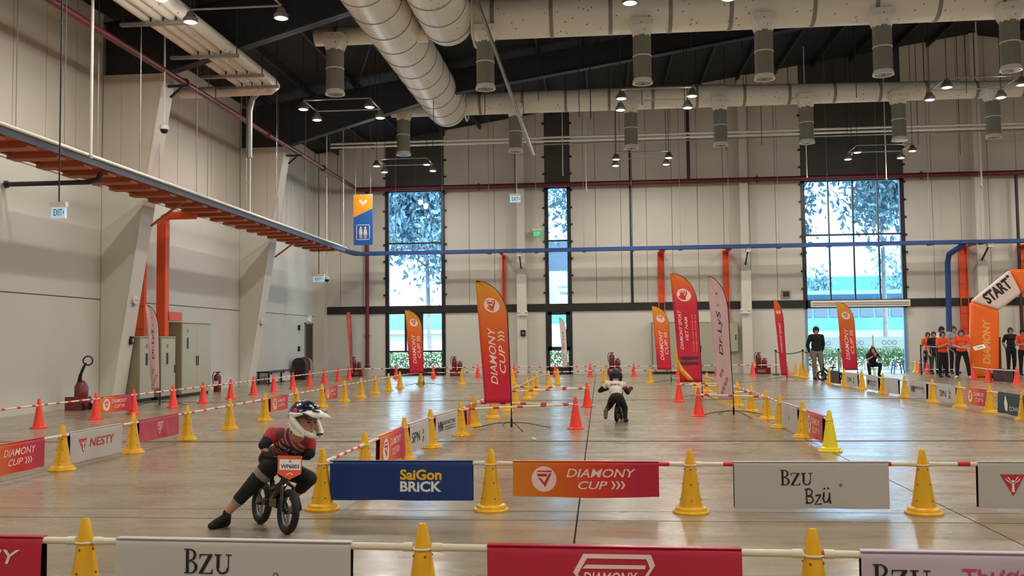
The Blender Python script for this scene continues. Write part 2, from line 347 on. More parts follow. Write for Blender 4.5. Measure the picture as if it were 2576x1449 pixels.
# ---- left wall
wl = MB().box((XL-.25, YB-.2, -.2), (XL-.03, D+.2, EZ)).build('wall_left', mat('wall_core', (120, 112, 100), .7))
tag(wl, 'long pale beige panel wall with tapered steel columns', 'wall', kind='structure')
bays = [(YB, 4.2), (4.8, 13.1), (13.7, 22.05), (22.65, 31.0), (31.6, D)]
for (y0, y1) in bays:
    MB().box((XL-.05, y0, 0), (XL, y1, 2.54)).build('panel', M_WALL, wl)
    MB().box((XL-.05, y0, 2.565), (XL, y1, 5.30)).build('panel', M_WALL, wl)
    n = max(1, round((y1-y0)/1.15)); st = (y1-y0)/n
    for i in range(n): MB().box((XL-.05, y0+i*st+.008, 5.32), (XL, y0+(i+1)*st-.008, EZ-.05)).build('panel', M_WALL2, wl)
for yc in FRAMES:
    c = MB().prism([(XL, 0), (-11.82, 0), (-10.58, 8.08), (XL, 8.08)], yc+.012, yc+.6, 'Y').build('column', M_COLUMN, wl)
    MB().prism([(-11.82, 0), (-11.79, 0), (-10.54, 8.08), (-10.58, 8.08)], yc, yc+.62, 'Y').build('flange', M_COLUMN, c)
    for k in range(3):       # cladding boards on the upper web
        xa = XL+.02+k*.47; xb = min(xa+.46, -10.62)
        zt = 8.07; zb = max(5.35, (xb+11.82)/(1.24)*8.08+.02)
        za = 5.35; poly = [(xa, za), (min(xb, -11.02+.0), za), (xb, max(za, (xb+11.82)/1.24*8.08-.05)), (xb, zt), (xa, zt)] if xb > -11.0 else [(xa, za), (xb, za), (xb, zt), (xa, zt)]
        MB().prism(poly, yc, yc+.02, 'Y').build('cladding_panel', M_WALL2, c)
# ---- far wall with openings
OPEN = [(-9.12, -6.58), (-2.25, -1.18), (8.38, 12.48)]
segs = [(XL-.1, -9.12), (-6.58, -2.25), (-1.18, 8.38), (12.48, XR+.2)]
wf = MB()
for a, b in segs:
    if a < RX < b: wf.prism([(a, -.2), (b, -.2), (b, roofz(b)+.05), (RX, RZ+.05), (a, roofz(a)+.05)], D, D+.22, 'Y')
    else: wf.prism([(a, -.2), (b, -.2), (b, roofz(b)+.05), (a, roofz(a)+.05)], D, D+.22, 'Y')
for a, b in OPEN: wf.prism([(a, 7.9), (b, 7.9), (b, roofz(b)+.05), (a, roofz(a)+.05)], D+.02, D+.2, 'Y')
wf = wf.build('wall_far', MATS['wall_core']); tag(wf, 'far gable wall of pale vertical panels with tall window strips', 'wall', kind='structure')
for a, b in segs:
    a2, b2 = max(a, XL), min(b, XR)
    MB().box((a2, D-.03, 0), (b2, D+.01, 2.64)).build('panel', M_WALL, wf)
    n = max(1, round((b2-a2)/1.1)); st = (b2-a2)/n
    for i in range(n):
        x0, x1 = a2+i*st+.009, a2+(i+1)*st-.009
        p = [(x0, 2.97), (x1, 2.97), (x1, roofz(x1))]+([(RX, RZ)] if x0 < RX < x1 else [])+[(x0, roofz(x0))]
        MB().prism(p, D-.03, D+.01, 'Y').build('panel', M_WALL2, wf)
for a, b in OPEN:
    n = max(1, round((b-a)/1.1)); st = (b-a)/n
    for i in range(n):
        x0, x1 = a+i*st+.02, a+(i+1)*st-.02
        MB().prism([(x0, 7.95), (x1, 7.95), (x1, roofz(x1)), (x0, roofz(x0))], D-.02, D+.03, 'Y').build('dark_panel', M_DARKPANEL, wf)
for x in (-3.26, 5.98, 15.3, 24.6, 33.9):       # wind columns
    MB().box((x-.16, D-.42, 0), (x+.16, D-.03, roofz(x)-.05)).build('column', M_COLUMN, wf)
    MB().box((x-.19, D-.47, 0), (x+.21, D-.06, 4.2)).build('column_casing', M_COLUMN, wf)
MB().box((XL, D-.5, 0), (XL+.42, D-.03, EZ-.1)).build('column', M_COLUMN, wf)
MB().box((1.31, D-.06, 2.95), (1.42, D-.03, roofz(1.36))).build('dark_seam', M_BLACK, wf)
# unseen walls that close the hall
tag(MB().box((XR, YB-.2, -.2), (XR+.2, D+.2, EZ)).build('wall_right', M_WALL), 'pale right side wall of the hall', 'wall', kind='structure')
wb = MB().prism([(XL-.2, -.2), (XR+.2, -.2), (XR+.2, EZ), (RX, RZ), (XL-.2, EZ)], YB-.2, YB, 'Y').build('wall_back', M_WALL); tag(wb, 'pale gable wall behind the viewer', 'wall', kind='structure')
# black band
tr = thing('trim_1', 'black horizontal steel band along the far wall above head height', 'trim', kind='structure')
for a, b in ((XL+.42, 8.38), (12.48, XR)):
    MB().box((a, D-.1, 2.65), (b, D-.02, 2.95)).build('band', M_BLACK, tr)
# windows
def window(n, a, b, label, xm, zup, zlow, lowx, base):
    o = thing('window_%d' % n, label, 'window', (0, 0, 0), kind='structure')
    def fr(x0, x1, z0, z1, y0=D-.06, y1=D+.12, name='frame'): MB().box((x0, y0, z0), (x1, y1, z1)).build(name, M_FRAME, o)
    fr(a-.09, a+.07, 0 if base else 2.6, 7.98); fr(b-.07, b+.09, 0 if base else 2.6, 7.98); fr(a, b, 7.86, 7.98); fr(a, b, 2.62, 2.97)
    for x in xm: fr(x-.03, x+.03, 2.95, 7.9, D-.02, D+.06, 'mullion')
    for z in zup: fr(a, b, z-.035, z+.035, D-.02, D+.06, 'transom')
    xs = [a]+list(xm)+[b]; zs = [2.96]+sorted(zup)+[7.88]
    for i in range(len(xs)-1):
        for j in range(len(zs)-1): MB().box((xs[i]+.02, D+.015, zs[j]+.02), (xs[i+1]-.02, D+.03, zs[j+1]-.02)).build('pane', M_GLASS, o)
    if base: fr(a, b, 0, .30)
    xs = [a]+list(lowx)+[b]; zs = [.30 if base else .03]+sorted(zlow)+[2.63]
    for x in lowx: fr(x-.03, x+.03, zs[0], 2.65, D-.02, D+.06, 'mullion')
    for z in zlow: fr(a, b, z-.035, z+.035, D-.02, D+.06, 'transom')
    for i in range(len(xs)-1):
        for j in range(len(zs)-1): MB().box((xs[i]+.02, D+.015, zs[j]+.01), (xs[i+1]-.02, D+.03, zs[j+1]-.01)).build('pane', M_GLASSLOW, o)
    for s, x in ((-1, a-.11), (1, b+.11)):       # clamps up the sides
        for z in np.arange(3.4, 11.0 if n > 1 else 9.8, .72):
            if z < roofz(x)-.3: MB().box((x-.05, D-.12, z), (x+.05, D-.03, z+.07)).build('clamp', M_BLACK, o)
    return o
w1 = window(1, -9.05, -6.63, 'tall black framed window left of the big feather flag, tree trunk outside', [], [5.65], [1.02], [-7.55], True)
MB().box((-8.3, D-.08, 1.05), (-8.2, D-.02, 2.6)).build('sash', M_FRAME, w1); MB().box((-7.72, D-.09, 1.0), (-7.5, D-.02, 2.62)).build('sash', M_FRAME, w1); MB().box((-8.3, D-.08, 2.48), (-7.5, D-.02, 2.62)).build('sash', M_FRAME, w1)
w2 = window(2, -2.18, -1.25, 'narrow black framed window strip in the middle of the far wall', [], [5.64], [1.08], [], True)
for q in ((-2.18, -2.02, 1.0, 2.62), (-1.42, -1.25, 1.0, 2.62), (-2.18, -1.25, 1.0, 1.16), (-2.18, -1.25, 2.5, 2.64)): MB().box((q[0], D-.1, q[2]), (q[1], D-.03, q[3])).build('sash', M_FRAME, w2)
w3 = window(3, 8.44, 12.38, 'wide four-column window above the glazed doorway', [9.46, 10.44, 11.44], [5.64], [], [], False)
for x in (8.44, 12.38): MB().box((x-.06, D-.02, 0), (x+.06, D+.08, 2.65)).build('jamb', mat('jamb_blue_grey', (120, 150, 180), .4), w3)
ac = thing('air_curtain', 'long white air curtain unit mounted over the glazed doorway', 'air curtain', (10.55, D-.2, 2.66))
MB().box((-1.95, -.14, 0), (1.95, .1, .26)).build('housing', M_WHITE, ac)
for z in (.07, .15): MB().box((-1.9, -.16, z), (1.9, -.14, z+.03)).build('louvre', M_GALV, ac)
# doors on the left wall
d1 = thing('door_1', 'narrow dark doorway at the far end of the left wall', 'door', (XL, 38.1, 0), kind='structure')
MB().box((-.01, .12, 0), (.025, .95, 2.2)).build('leaf', mat('dark_door', (38, 33, 28), .5), d1)
for q in ((0, .04, .12, 2.26), (.95, 1.05, 0, 2.26)): MB().box((-.01, q[0], 0), (.05, q[1], 2.26)).build('frame', M_CABDK, d1)
MB().box((-.01, 0, 2.2), (.05, 1.05, 2.27)).build('frame', M_CABDK, d1)
# ================================================================== OUTSIDE
og = MB().box((-60, D+.22, -.3), (90, 220, -.06)).build('ground', mat('outdoor_paving', (160, 165, 160), .8, var=.1, scale=.5)); tag(og, 'pale paved ground outside the far windows', 'ground', kind='structure')
M_LEAF = mat('leaf_hazed', (128, 150, 154), .6, var=.18, scale=.8); M_LEAF2 = mat('hedge_leaf', (110, 150, 70), .6, var=.3, scale=2); M_BARK = mat('bark', (140, 138, 136), .8, var=.15, scale=6)  # pale blue of haze and overexposure put into the tree leaf colour
def leaves(cx, cy, cz, rx, ry, rz, n, size, seed, hollow=.25):
    rg = random.Random(seed); b = MB()
    blobs = [(cx+rg.uniform(-.75, .75)*rx, cy+rg.uniform(-.7, .7)*ry, cz+rg.uniform(-.75, .75)*rz) for _ in range(14)]
    for k in range(n):
        q = blobs[rg.randrange(14)]; s = size*rg.uniform(.6, 1.4)
        c = Vector((q[0]+rg.gauss(0, .27)*rx, q[1]+rg.gauss(0, .3)*ry, q[2]+rg.gauss(0, .24)*rz))
        R = Euler((rg.uniform(0, 6.3), rg.uniform(0, 6.3), rg.uniform(0, 6.3))).to_matrix()
        b.add([c+R@Vector(p) for p in ((-s, 0, 0), (0, -s*.45, 0), (s, 0, 0), (0, s*.45, .15*s))], [(0, 1, 2, 3)])
    return b
def tree(x, y, h, r, label, seed, n=2600, size=.16, z0=.4, group=None, lean=0):
    t = thing('tree', label, 'tree', (x, y, -.06), group=group)
    rg = random.Random(seed); b = MB().tube([(0, 0, 0), (lean*.4, 0, h*.3), (lean*.8, .1, h*.6), (lean, 0, h*.95)], [.13, .11, .08, .03], 9)
    b.build('trunk', M_BARK, t, True)
    for k in range(7):
        a = rg.uniform(0, 6.28); z = h*rg.uniform(z0+.02, .8); e = Vector((lean+math.cos(a)*r*.75, math.sin(a)*r*.7, z+h*.12))
        MB().tube([(lean*.7, 0, z), e*.6+Vector((0, 0, z*.35)), e], [.06, .04, .015], 6).build('branch', M_BARK, t)
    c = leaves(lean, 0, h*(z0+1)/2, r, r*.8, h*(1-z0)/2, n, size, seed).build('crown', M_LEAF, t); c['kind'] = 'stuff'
    return t
p = atY(1082, 700, 50); tree(p.x, 50, 13.5, 2.7, 'broad leafy tree outside the tall left window', 3, 7500, .19, .36, lean=-.3)
p = atY(1000, 500, 53); tree(p.x-1.6, 55, 15, 3.2, 'leafy tree behind the trunk seen through the tall left window', 4, 4200, .2, .52)
p = atY(1400, 550, 50); tree(p.x+.6, 51, 15, 2.3, 'leafy tree outside the narrow middle window', 5, 3600, .17, .50)
p = atY(2222, 650, 50); tree(p.x, 50, 14, 3.6, 'tall tree with a straight pale trunk outside the wide window', 6, 9000, .19, .44)
p = atY(2030, 520, 54); tree(p.x-.9, 54, 12, 1.5, 'leafy crown at the left edge of the wide window', 7, 2200, .17, .50)
p = atY(2255, 700, 88); tree(p.x, 88, 9.2, 2.2, 'small round distant tree right of the pale trunk', 8, 700, .26, .35)
p = atY(2065, 690, 90); tree(p.x, 92, 8.4, 1.3, 'small distant tree above the turquoise roof', 9, 400, .24, .5)
def hedge(x0, x1, y, z1, label, seed):
    t = thing('hedge', label, 'hedge', ((x0+x1)/2, y, -.06)); L = (x1-x0)/2
    rg = random.Random(seed); b = MB()
    for k in range(int(520*(x1-x0))):
        c = Vector((rg.uniform(-L, L), rg.uniform(-.3, .3), z1*rg.uniform(.08, 1)**.8)); s = .055*rg.uniform(.6, 1.4); R = Euler((rg.uniform(0, 6), rg.uniform(0, 6), rg.uniform(0, 6))).to_matrix()
        b.add([c+R@Vector(q) for q in ((-s, 0, 0), (0, -s*.5, 0), (s, 0, 0), (0, s*.5, .02))], [(0, 1, 2, 3)])
    o = b.build('foliage', M_LEAF2, t); o['kind'] = 'stuff'
    for k in range(int((x1-x0)/.35)): MB().cyl((-L+.2+k*.35, 0, 0), (-L+.25+k*.35, .02, z1*.8), .015, n=5).build('stem', M_BARK, t)
hedge(-10.2, -6.2, 42.6, 1.0, 'clipped low hedge outside the tall left window', 1); hedge(-3.2, -.6, 42.6, 1.05, 'low hedge outside the narrow middle window', 2); hedge(8.0, 14.2, 45.0, .95, 'row of leafy shrubs outside the glazed doorway', 3)
# white site boards with ring emblems
M_BOARD = mat('site_board', (232, 240, 240), .6); M_BOARDINK = mat('site_board_ink', (120, 150, 160), .6)
ff = thing('site_fence', 'white site fence boards with faint ring emblems outside the doorway', 'fence', (0, 47.2, 0))
for k in range(6):
    x0 = 6.9+k*1.55; MB().box((x0, 0, .62), (x0+1.5, .03, 1.42)).build('board', M_BOARD, ff)
    MB().box((x0-.05, .03, -.06), (x0, .09, 1.5)).build('post', M_GALV, ff)
    a = Art()
    for i in range(3): a.ring(x0+.5+i*.24, 1.14, .11, .03, 14)
    a.poly([(x0+.42, .92), (x0+1.1, .92), (x0+1.1, .95), (x0+.42, .95)]); a.poly([(x0+.55, .84), (x0+.98, .84), (x0+.98, .86), (x0+.55, .86)])
    a.lay('emblem', M_BOARDINK, lambda u, v, o: (u, -o, v), ff)
# building behind the doorway
bl = thing('building', 'low teal building with a strip of grey windows behind the site fence', 'building', (0, 72, 0))
MB().box((8, 0, -.06), (28, 9, 4.6)).build('wall', mat('teal_wall', (76, 150, 178), .7, var=.1, scale=.4), bl)
MB().box((7.6, -.5, 4.55), (28.4, 9.5, 4.85)).build('eave', mat('eave_grey', (150, 160, 165), .6), bl)
for k in range(16):
    x0 = 9.2+k*1.1; MB().box((x0, -.06, 2.9), (x0+.95, .02, 4.3)).build('window', mat('far_window', (96, 108, 128), .2), bl)
MB().box((8, -.9, .9), (28, -.05, 1.9)).build('awning', mat('awning_grey', (140, 150, 158), .7), bl)
gr = thing('warehouse', 'wide turquoise roofed shed far behind the wide window', 'building', (0, 100, 0))
MB().box((12, 0, -.06), (46, 14, 5.2)).build('wall', mat('shed_wall', (190, 225, 215), .7), gr)
MB().prism([(11.5, 4.6), (46.5, 4.6), (46.5, 7.6), (11.5, 7.6)], -.4, 14.4, 'Y').build('roof', mat('turquoise_roof', (90, 200, 185), .5), gr)
bw = thing('building', 'pale low building and road wall outside the tall left window', 'building', (0, 58, 0))
MB().box((-20, 0, -.06), (-6, 3, 2.0)).build('wall', mat('pale_blue_wall', (206, 206, 220), .7), bw)
MB().box((-20, -.3, 1.9), (-6, 3.3, 2.15)).build('coping', mat('coping_rose', (190, 160, 160), .7), bw)
MB().box((-20, 4, -.06), (-6, 8, 3.4)).build('upper_block', mat('teal_block', (110, 160, 176), .7), bw)
sb = thing('billboard', 'white billboard with small dark lettering outside the narrow middle window', 'billboard', (-1.9, 57, 0))
MB().box((-1.6, 0, 3.0), (3.0, .12, 6.0)).build('panel', M_BOARD, sb); MB().box((-1.6, -.02, 5.6), (.15, -.0, 7.4)).build('picture', mat('billboard_grey', (120, 128, 136), .6), sb)
for x in (-1.2, 2.4): MB().box((x, .12, -.06), (x+.15, .27, 6)).build('post', M_GALV, sb)
a = Art(); a.text('CÔNG TY', -.55, 4.55, .16); a.text('TÂN HÀNG LO', -.5, 4.15, .22); a.lay('lettering', M_BLKMET, lambda u, v, o: (u, -.02-o, v), sb)
MB().box((-1.6, -.01, 2.4), (3, .1, 3.0)).build('base_panel', mat('teal_strip', (90, 190, 180), .6), sb)
# ================================================================== SERVICES UNDER THE ROOF
def ring_pts(c, axis, r, n=28):
    x, y, d = frame_of(axis); c = Vector(c); return [c+x*(r*math.cos(2*math.pi*i/n))+y*(r*math.sin(2*math.pi*i/n)) for i in range(n)]
M_BAND = mat('duct_band', (132, 126, 116), .5); M_NOZ = mat('nozzle_wrap', (128, 126, 118), .45, var=.06, scale=4)
def rods(o, pts, z1fn=None):
    for x, y, z in pts: MB().cyl((x, y, z), (x, y, roofz(o.location.x+x)-.05-o.location.z), .012, n=5).build('hanger_rod', M_STEELDK, o)
def main_duct(x, z, y0, y1, r, label):
    o = thing('air_duct', label, 'duct', (x, y1, z))
    L = y0-y1
    MB().lathe([(r, L), (r, -.35), (r*.97, -.08), (r*.86, .06), (0, .08)], 36, (0, 0, 0), (0, 1, 0)) if False else None
    b = MB(); prof = [(L, r), (-.3, r), (-.1, r*.97), (.06, r*.82), (.10, .02)]; n = 36
    vs = [(r_*math.cos(2*math.pi*i/n), y, r_*math.sin(2*math.pi*i/n)) for y, r_ in prof for i in range(n)]
    b.add(vs, [(j*n+i, (j+1)*n+i, (j+1)*n+(i+1) % n, j*n+(i+1) % n) for j in range(len(prof)-1) for i in range(n)])
    b.build('shell', M_DUCT, o, True)
    for y in np.arange(-.5, L, -1.22): MB().tube(ring_pts((0, y, 0), (0, 1, 0), r+.004, 36), .014, 6, True).build('seam', M_BAND, o, True)
    for y in np.arange(-1.6, L, -2.4): MB().box((r*.45, y-.02, -r*.75), (r*.5, y+.02, roofz(x)-z-.05)).build('hanger_strap', M_BLACK, o)
    return o
main_duct(-5.40, 9.92, 8.0, 33.9, .72, 'large round insulated duct running to the farther cross duct')
main_duct(-3.92, 10.02, 8.0, 24.9, .70, 'large round insulated duct ending at the nearer cross duct')
def cross_duct(y, zb, segsx, label):
    o = thing('air_duct', label, 'duct', (0, y, 0))
    for (x0, x1, r0, r1) in segsx:
        b = MB().cyl((x0, 0, zb+r0), (x1, 0, zb+r1), r0, r1, 30); b.build('shell', M_DUCT, o, True)
        k = 0
        for x in np.arange(x0+.6, x1, 1.55):
            r = r0+(r1-r0)*(x-x0)/(x1-x0); MB().cyl((x-.05, 0, zb+r), (x+.05, 0, zb+r), r+.012, r+.012, 30).build('band', M_BAND, o, True)
            MB().cyl((x, 0, zb+2*r), (x, 0, roofz(x)-.05), .012, n=5).build('hanger_rod', M_STEELDK, o)
    return o
def nozzle(x, y, zb, zm, label):
    o = thing('air_nozzle', label, 'air nozzle', (x, y, zm), group='downward air nozzles under the cross ducts')
    h = zb-zm
    b = MB(); b.add([(-.27, -.27, h+.12), (.27, -.27, h+.12), (.27, .27, h+.12), (-.27, .27, h+.12), (-.27, -.27, h-.06), (.27, -.27, h-.06), (.27, .27, h-.06), (-.27, .27, h-.06)]+[(.235*math.cos(2*math.pi*(i+.5)/8), .235*math.sin(2*math.pi*(i+.5)/8), h-.34) for i in range(8)],
        [(0, 1, 5, 4), (1, 2, 6, 5), (2, 3, 7, 6), (3, 0, 4, 7), (0, 3, 2, 1), (4, 5, 14, 13), (5, 6, 8, 15), (6, 7, 10, 9), (7, 4, 12, 11), (5, 15, 14), (6, 9, 8), (7, 11, 10), (4, 13, 12)])
    b.build('collar', M_DUCT, o)
    MB().cyl((0, 0, h-.3), (0, 0, .1), .235, n=24).build('tube', M_NOZ, o, True)
    MB().cyl((0, 0, h*.45), (0, 0, h*.45+.03), .245, n=24).build('ring', M_WHITE, o, True)
    MB().lathe([(.235, .12), (.26, .05), (.265, 0), (.22, 0), (.20, .05)], 24).build('mouth', M_WHITE, o, True)
    MB().lathe([(.19, .02), (.185, .0), (.05, .0), (.05, .03)], 20).build('diffuser', M_NOZ, o, True)
    return o
cross_duct(24.9, 9.52, [(-7.6, -4.5, .25, .25), (-3.3, 5.0, .56, .56), (5.0, 13.0, .56, .46), (13.0, 30, .42, .3)], 'nearer horizontal insulated cross duct high across the hall')
cross_duct(33.9, 9.66, [(-7.5, -6.0, .20, .25), (-4.8, 4.6, .40, .40), (4.6, 12.5, .38, .32), (12.5, 30, .30, .22)], 'farther horizontal insulated cross duct high across the hall')
for od, xx, zc, rr in (('nearer', -3.22, 10.08, .74), ('farther', -4.72, 10.06, .60)):
    q = [c for c in bpy.data.objects if c.get('label', '').startswith(od+' horizontal')][0]; MB().tube(ring_pts((xx, 0, zc), (1, 0, 0), rr, 30), .03, 8, True).build('joint_flange', M_DUCT, q, True)
XN = [-6.95, -2.9, 1.2, 4.3, 7.25, 10.35, 13.46]
for i, x in enumerate(XN):
    nozzle(x, 24.5, 9.6 if x > -6 else 9.55, 8.05, '%s air nozzle from the left under the nearer cross duct' % ORD[i])
for i, x in enumerate(XN): nozzle(x, 33.4, 9.72, 8.15, '%s air nozzle from the left under the farther cross duct' % ORD[i])
# ---- lamps
M_LAMPH = mat('lamp_housing', (90, 82, 76), .5); M_LENS = mat('lamp_lens', (255, 244, 224), .4, emit=14)
lens_me = MB().lathe([(.0, -.02), (.10, -.02), (.125, .0), (.125, .02)], 20).mesh('lens', M_LENS, True)
head_me = MB().lathe([(.145, -.01), (.15, .06), (.10, .12), (.07, .20), (.03, .22)], 20).mesh('lamp_head', M_LAMPH, True)
def lamp_cluster(x, y, z, label, shown=True):
    o = thing('light_cluster', label, 'ceiling light', (x, y, z), group='four-lamp high-bay clusters'); hx, hy = .96, .66
    for sy in (-1, 1): MB().box((-hx, sy*hy-.015, .24), (hx, sy*hy+.015, .27)).build('bar', M_GALV, o)
    for sx in (-1, 1): MB().box((sx*hx-.015, -hy, .24), (sx*hx+.015, hy, .27)).build('bar', M_GALV, o)
    for sx in (-1, 1):
        for sy in (-1, 1):
            h = put('lamp_head', head_me, o, (sx*hx, sy*hy, 0)); put('lens', lens_me, h)
            MB().cyl((sx*hx, sy*hy, .2), (sx*hx, sy*hy, roofz(x+sx*hx)-z-.05), .010, n=5).build('hanger_rod', M_STEELDK, o)
            l = bpy.data.objects.new('lamp_light', LAMP); COL.objects.link(l); l.parent = o; l.location = (sx*hx, sy*hy, -.03); l2 = bpy.data.objects.new('lamp_spill', SPILL); COL.objects.link(l2); l2.parent = o; l2.location = (sx*hx, sy*hy, -.13)
    return o
LAMP = bpy.data.lights.new('high_bay', 'AREA'); LAMP.shape = 'DISK'; LAMP.size = .22; LAMP.energy = LAMP_W; LAMP.color = (1, .95, .87); SPILL = bpy.data.lights.new('high_bay_spill', 'POINT'); SPILL.shadow_soft_size = .10; SPILL.energy = LAMP_W*.28; SPILL.color = LAMP.color  # spill: extra point light added under each lens to brighten ducts and upper walls
rowsn = {35.6: 'farthest row', 26.7: 'middle row', 17.9: 'nearest row in view', 9.0: 'row above the viewer', .1: 'row behind the viewer'}
coln = {-7.35: 'over the left lane', 1.65: 'over the middle lane', 10.3: 'over the right lane', 19.3: 'beyond the start arch', 28.3: 'at the far right of the hall'}
for y, rn in rowsn.items():
    for x, cn in coln.items(): lamp_cluster(x, y, 8.08, 'cluster of four high-bay lamps %s, %s' % (cn, rn))
# ---- red sprinkler mains
def pipe(name, path, r, m, label, cat='pipe', clips=None, flanges=None):
    o = thing(name, label, cat, path[0]); p0 = Vector(path[0])
    MB().tube([Vector(p)-p0 for p in path], r, 12).build('run', m, o, True)
    for c, d in (flanges or []): MB().cyl(Vector(c)-p0-Vector(d)*.02, Vector(c)-p0+Vector(d)*.02, r*1.6, n=12).build('flange', m, o, True)
    return o
pl = pipe('sprinkler_pipe', [(-10.25, 6, 7.97), (-10.25, 39.62, 7.97)], .075, M_RED, 'dark red sprinkler main running along the left wall', flanges=[((-10.25, y, 7.97), (0, 1, 0)) for y in (16, 22.6, 28.5, 34.5)])
for yc in (13.1, 22.05, 31.0):      # brackets from the columns
    MB().bar((-.32, yc+.3-6, -.14), (.22, yc+.3-6, -.14), .06, .06).build('bracket', M_STEELDK, pl); MB().bar((-.26, yc+.3-6, -.42), (.05, yc+.3-6, -.16), .05, .05).build('bracket', M_STEELDK, pl)
for y in np.arange(9.5, 38, 3.0): MB().cyl((0, y-6, 0), (0, y-6, roofz(-10.25)-8.02), .012, n=5).build('hanger_rod', M_STEELDK, pl)
pipe('sprinkler_pipe', [(-10.25, 39.38, 7.92), (40, 39.38, 7.92)], .105, M_RED, 'dark red sprinkler main running along the far wall', flanges=[((x, 39.38, 7.92), (1, 0, 0)) for x in (-5, 1.4, 6.5, 13, 20)])
pipe('sprinkler_riser', [(-9.88, 39.75, 7.9), (-9.88, 39.75, .35)], .085, M_RED, 'dark red riser pipe dropping to the floor left of the tall window', flanges=[((-9.88, 39.75, z), (0, 0, 1)) for z in (.4, 1.7, 5.3)])
pipe('sprinkler_pipe', [(3.72, 39.2, 8.0), (3.72, 39.2, 11.4)], .07, mat('dark_red_pipe', (70, 30, 30), .45), 'thin dark red pipe with a valve rising behind the red feather flag')
pipe('sprinkler_riser', [(16.75, 39.6, 7.9), (16.75, 39.6, 1.6)], .06, mat('brown_pipe', (60, 34, 32), .45), 'thin dark brown pipe behind the start arch')
pipe('sprinkler_pipe', [(4.0, 24.0, 11.2), (4.3, 29.5, 11.2)], .06, M_RED, 'short red sprinkler branch pipe under the black roof')
# ---- insulated pipe bundle at upper left
o = thing('pipe_bundle', 'bundle of four grey insulated pipes under the roof at upper left', 'pipes', (-9.2, 25.0, 8.5))
for i, dx in enumerate((-.42, -.14, .14, .45)):
    MB().tube([(dx, -22, 0), (dx, -.35, 0), (dx, -.12, -.04), (dx-.18, .02+i*.02, -.08), (-2.3, .05+i*.02, -.1)], .13 if i < 3 else .15, 14).build('insulated_pipe', M_DUCT, o, True)
for y in (-18, -13.5, -9.3, -5.8, -3.4, -1.7, -.6):
    MB().bar((-.95, y, -.20), (.72, y, -.20), .10, .07).build('hanger_channel', M_GALV, o)
    for x in (-.9, .68): MB().cyl((x, y, -.2), (x, y, roofz(-9.2)-8.6), .014, n=5).build('hanger_rod', M_STEELDK, o)
    for dx in (-.28, 0, .28): MB().box((dx-.012, y-.02, -.2), (dx+.012, y+.02, .1)).build('clamp', M_STEELDK, o)
MB().tube([(-.1, .2, -.1), (-.35, .35, -.25), (-.45, .4, -.6), (-.45, .4, -1.9)], .085, 12).build('drop_pipe', M_GALV, o, True)
# ---- pair of white conduits and a thin rail near the far wall
for k, (y, z, lab) in enumerate(((36.4, 9.28, 'upper white conduit of the pair crossing below the farther duct'), (36.4, 9.14, 'lower white conduit of the pair crossing below the farther duct'))):
    pipe('conduit', [(-10.5, y, z), (34, y, z)], .045, M_WHITE, lab)
pipe('conduit', [(-2.6, 35.6, 8.85), (34, 35.6, 8.85)], .03, M_GALV, 'thin grey conduit below the white pair')
# ---- cable ladder along the left wall
o = thing('cable_ladder', 'long orange cable ladder with cross ribs hung along the left wall', 'cable ladder', (-10.32, 36.0, 4.98))
MB().box((-.50, -32, .04), (.45, 0, .06)).build('sheet', M_ORANGE, o); MB().box((.44, -32, -.02), (.48, .1, .12)).build('side_rail', M_NAVY, o); MB().box((-.52, -32, -.02), (-.49, 0, .1)).build('side_rail', M_ORANGESHADE, o)
MB().cyl((.49, -32, .15), (.49, .2, .15), .035, n=10).build('top_conduit', M_WHITE, o, True)
for y in np.arange(-31.5, -.3, .92): MB().box((-.56, y, -.08), (.42, y+.30, .045)).build('rib', M_ORANGESHADE, o)
for y in np.arange(-31, 0, 2.9):
    MB().cyl((.48, y, .1), (.48, y, roofz(-9.9)-5.1), .010, n=5).build('hanger_rod', M_GALV, o); MB().cyl((-.48, y, .1), (-.48, y, roofz(-10.8)-5.1), .010, n=5).build('hanger_rod', M_GALV, o)
for yc in (13.1, 22.05, 31.0): MB().bar((.15, yc+.3-36, -.05), (-.66, yc+.3-36, -.62), .05, .05).build('brace', M_ORANGESHADE, o)
pipe('branch_pipe', [(-10.0, 18.2, 4.92), (-10.06, 18.2, 4.80), (-10.25, 18.2, 4.74), (-12.06, 18.2, 4.74)], .05, M_NAVY, 'dark navy branch pipe from the cable ladder to the left wall', flanges=[((-12.02, 18.2, 4.74), (1, 0, 0))])
o = thing('cable_tray', 'blue cable tray running along the far wall', 'cable tray', (0, 38.75, 5.06))
MB().box((-10.2, -.16, 0), (40, .16, .03)).build('sheet', M_BLUE, o); MB().box((-10.2, -.18, -.01), (40, -.155, .13)).build('side_rail', M_BLUE, o); MB().box((-10.2, .155, -.01), (40, .18, .13)).build('side_rail', M_BLUE, o)
MB().prism([(-10.25, -2.6), (-9.85, -2.6), (-9.2, -.16), (-10.2, -.16)], -.02, .02).build('corner_sheet', M_BLUE, o)
for x in np.arange(-8.4, 39, 1.95):
    MB().box((x-.07, -.2, -.05), (x+.07, .2, -.012)).build('bracket', M_NAVY, o); MB().cyl((x, 0, 0), (x, 0, roofz(x)-5.2), .010, n=5).build('hanger_rod', M_GALV, o)
for x in (-3.26, 5.98, 15.3): MB().bar((x, 0, -.05), (x, .9, -.65), .05, .05).build('brace', M_STEELDK, o); MB().box((x-.1, -.1, -.16), (x+.1, .1, .0)).build('junction_box', M_WHITE, o)
pipe('drop_pipe', [(14.3, 38.7, 5.06), (14.25, 38.9, 4.95), (13.95, 39.3, 4.7), (13.95, 39.5, 4.4), (13.95, 39.6, 1.6)], .11, M_BLUE, 'blue drop pipe beside the wide orange riser near the start arch')
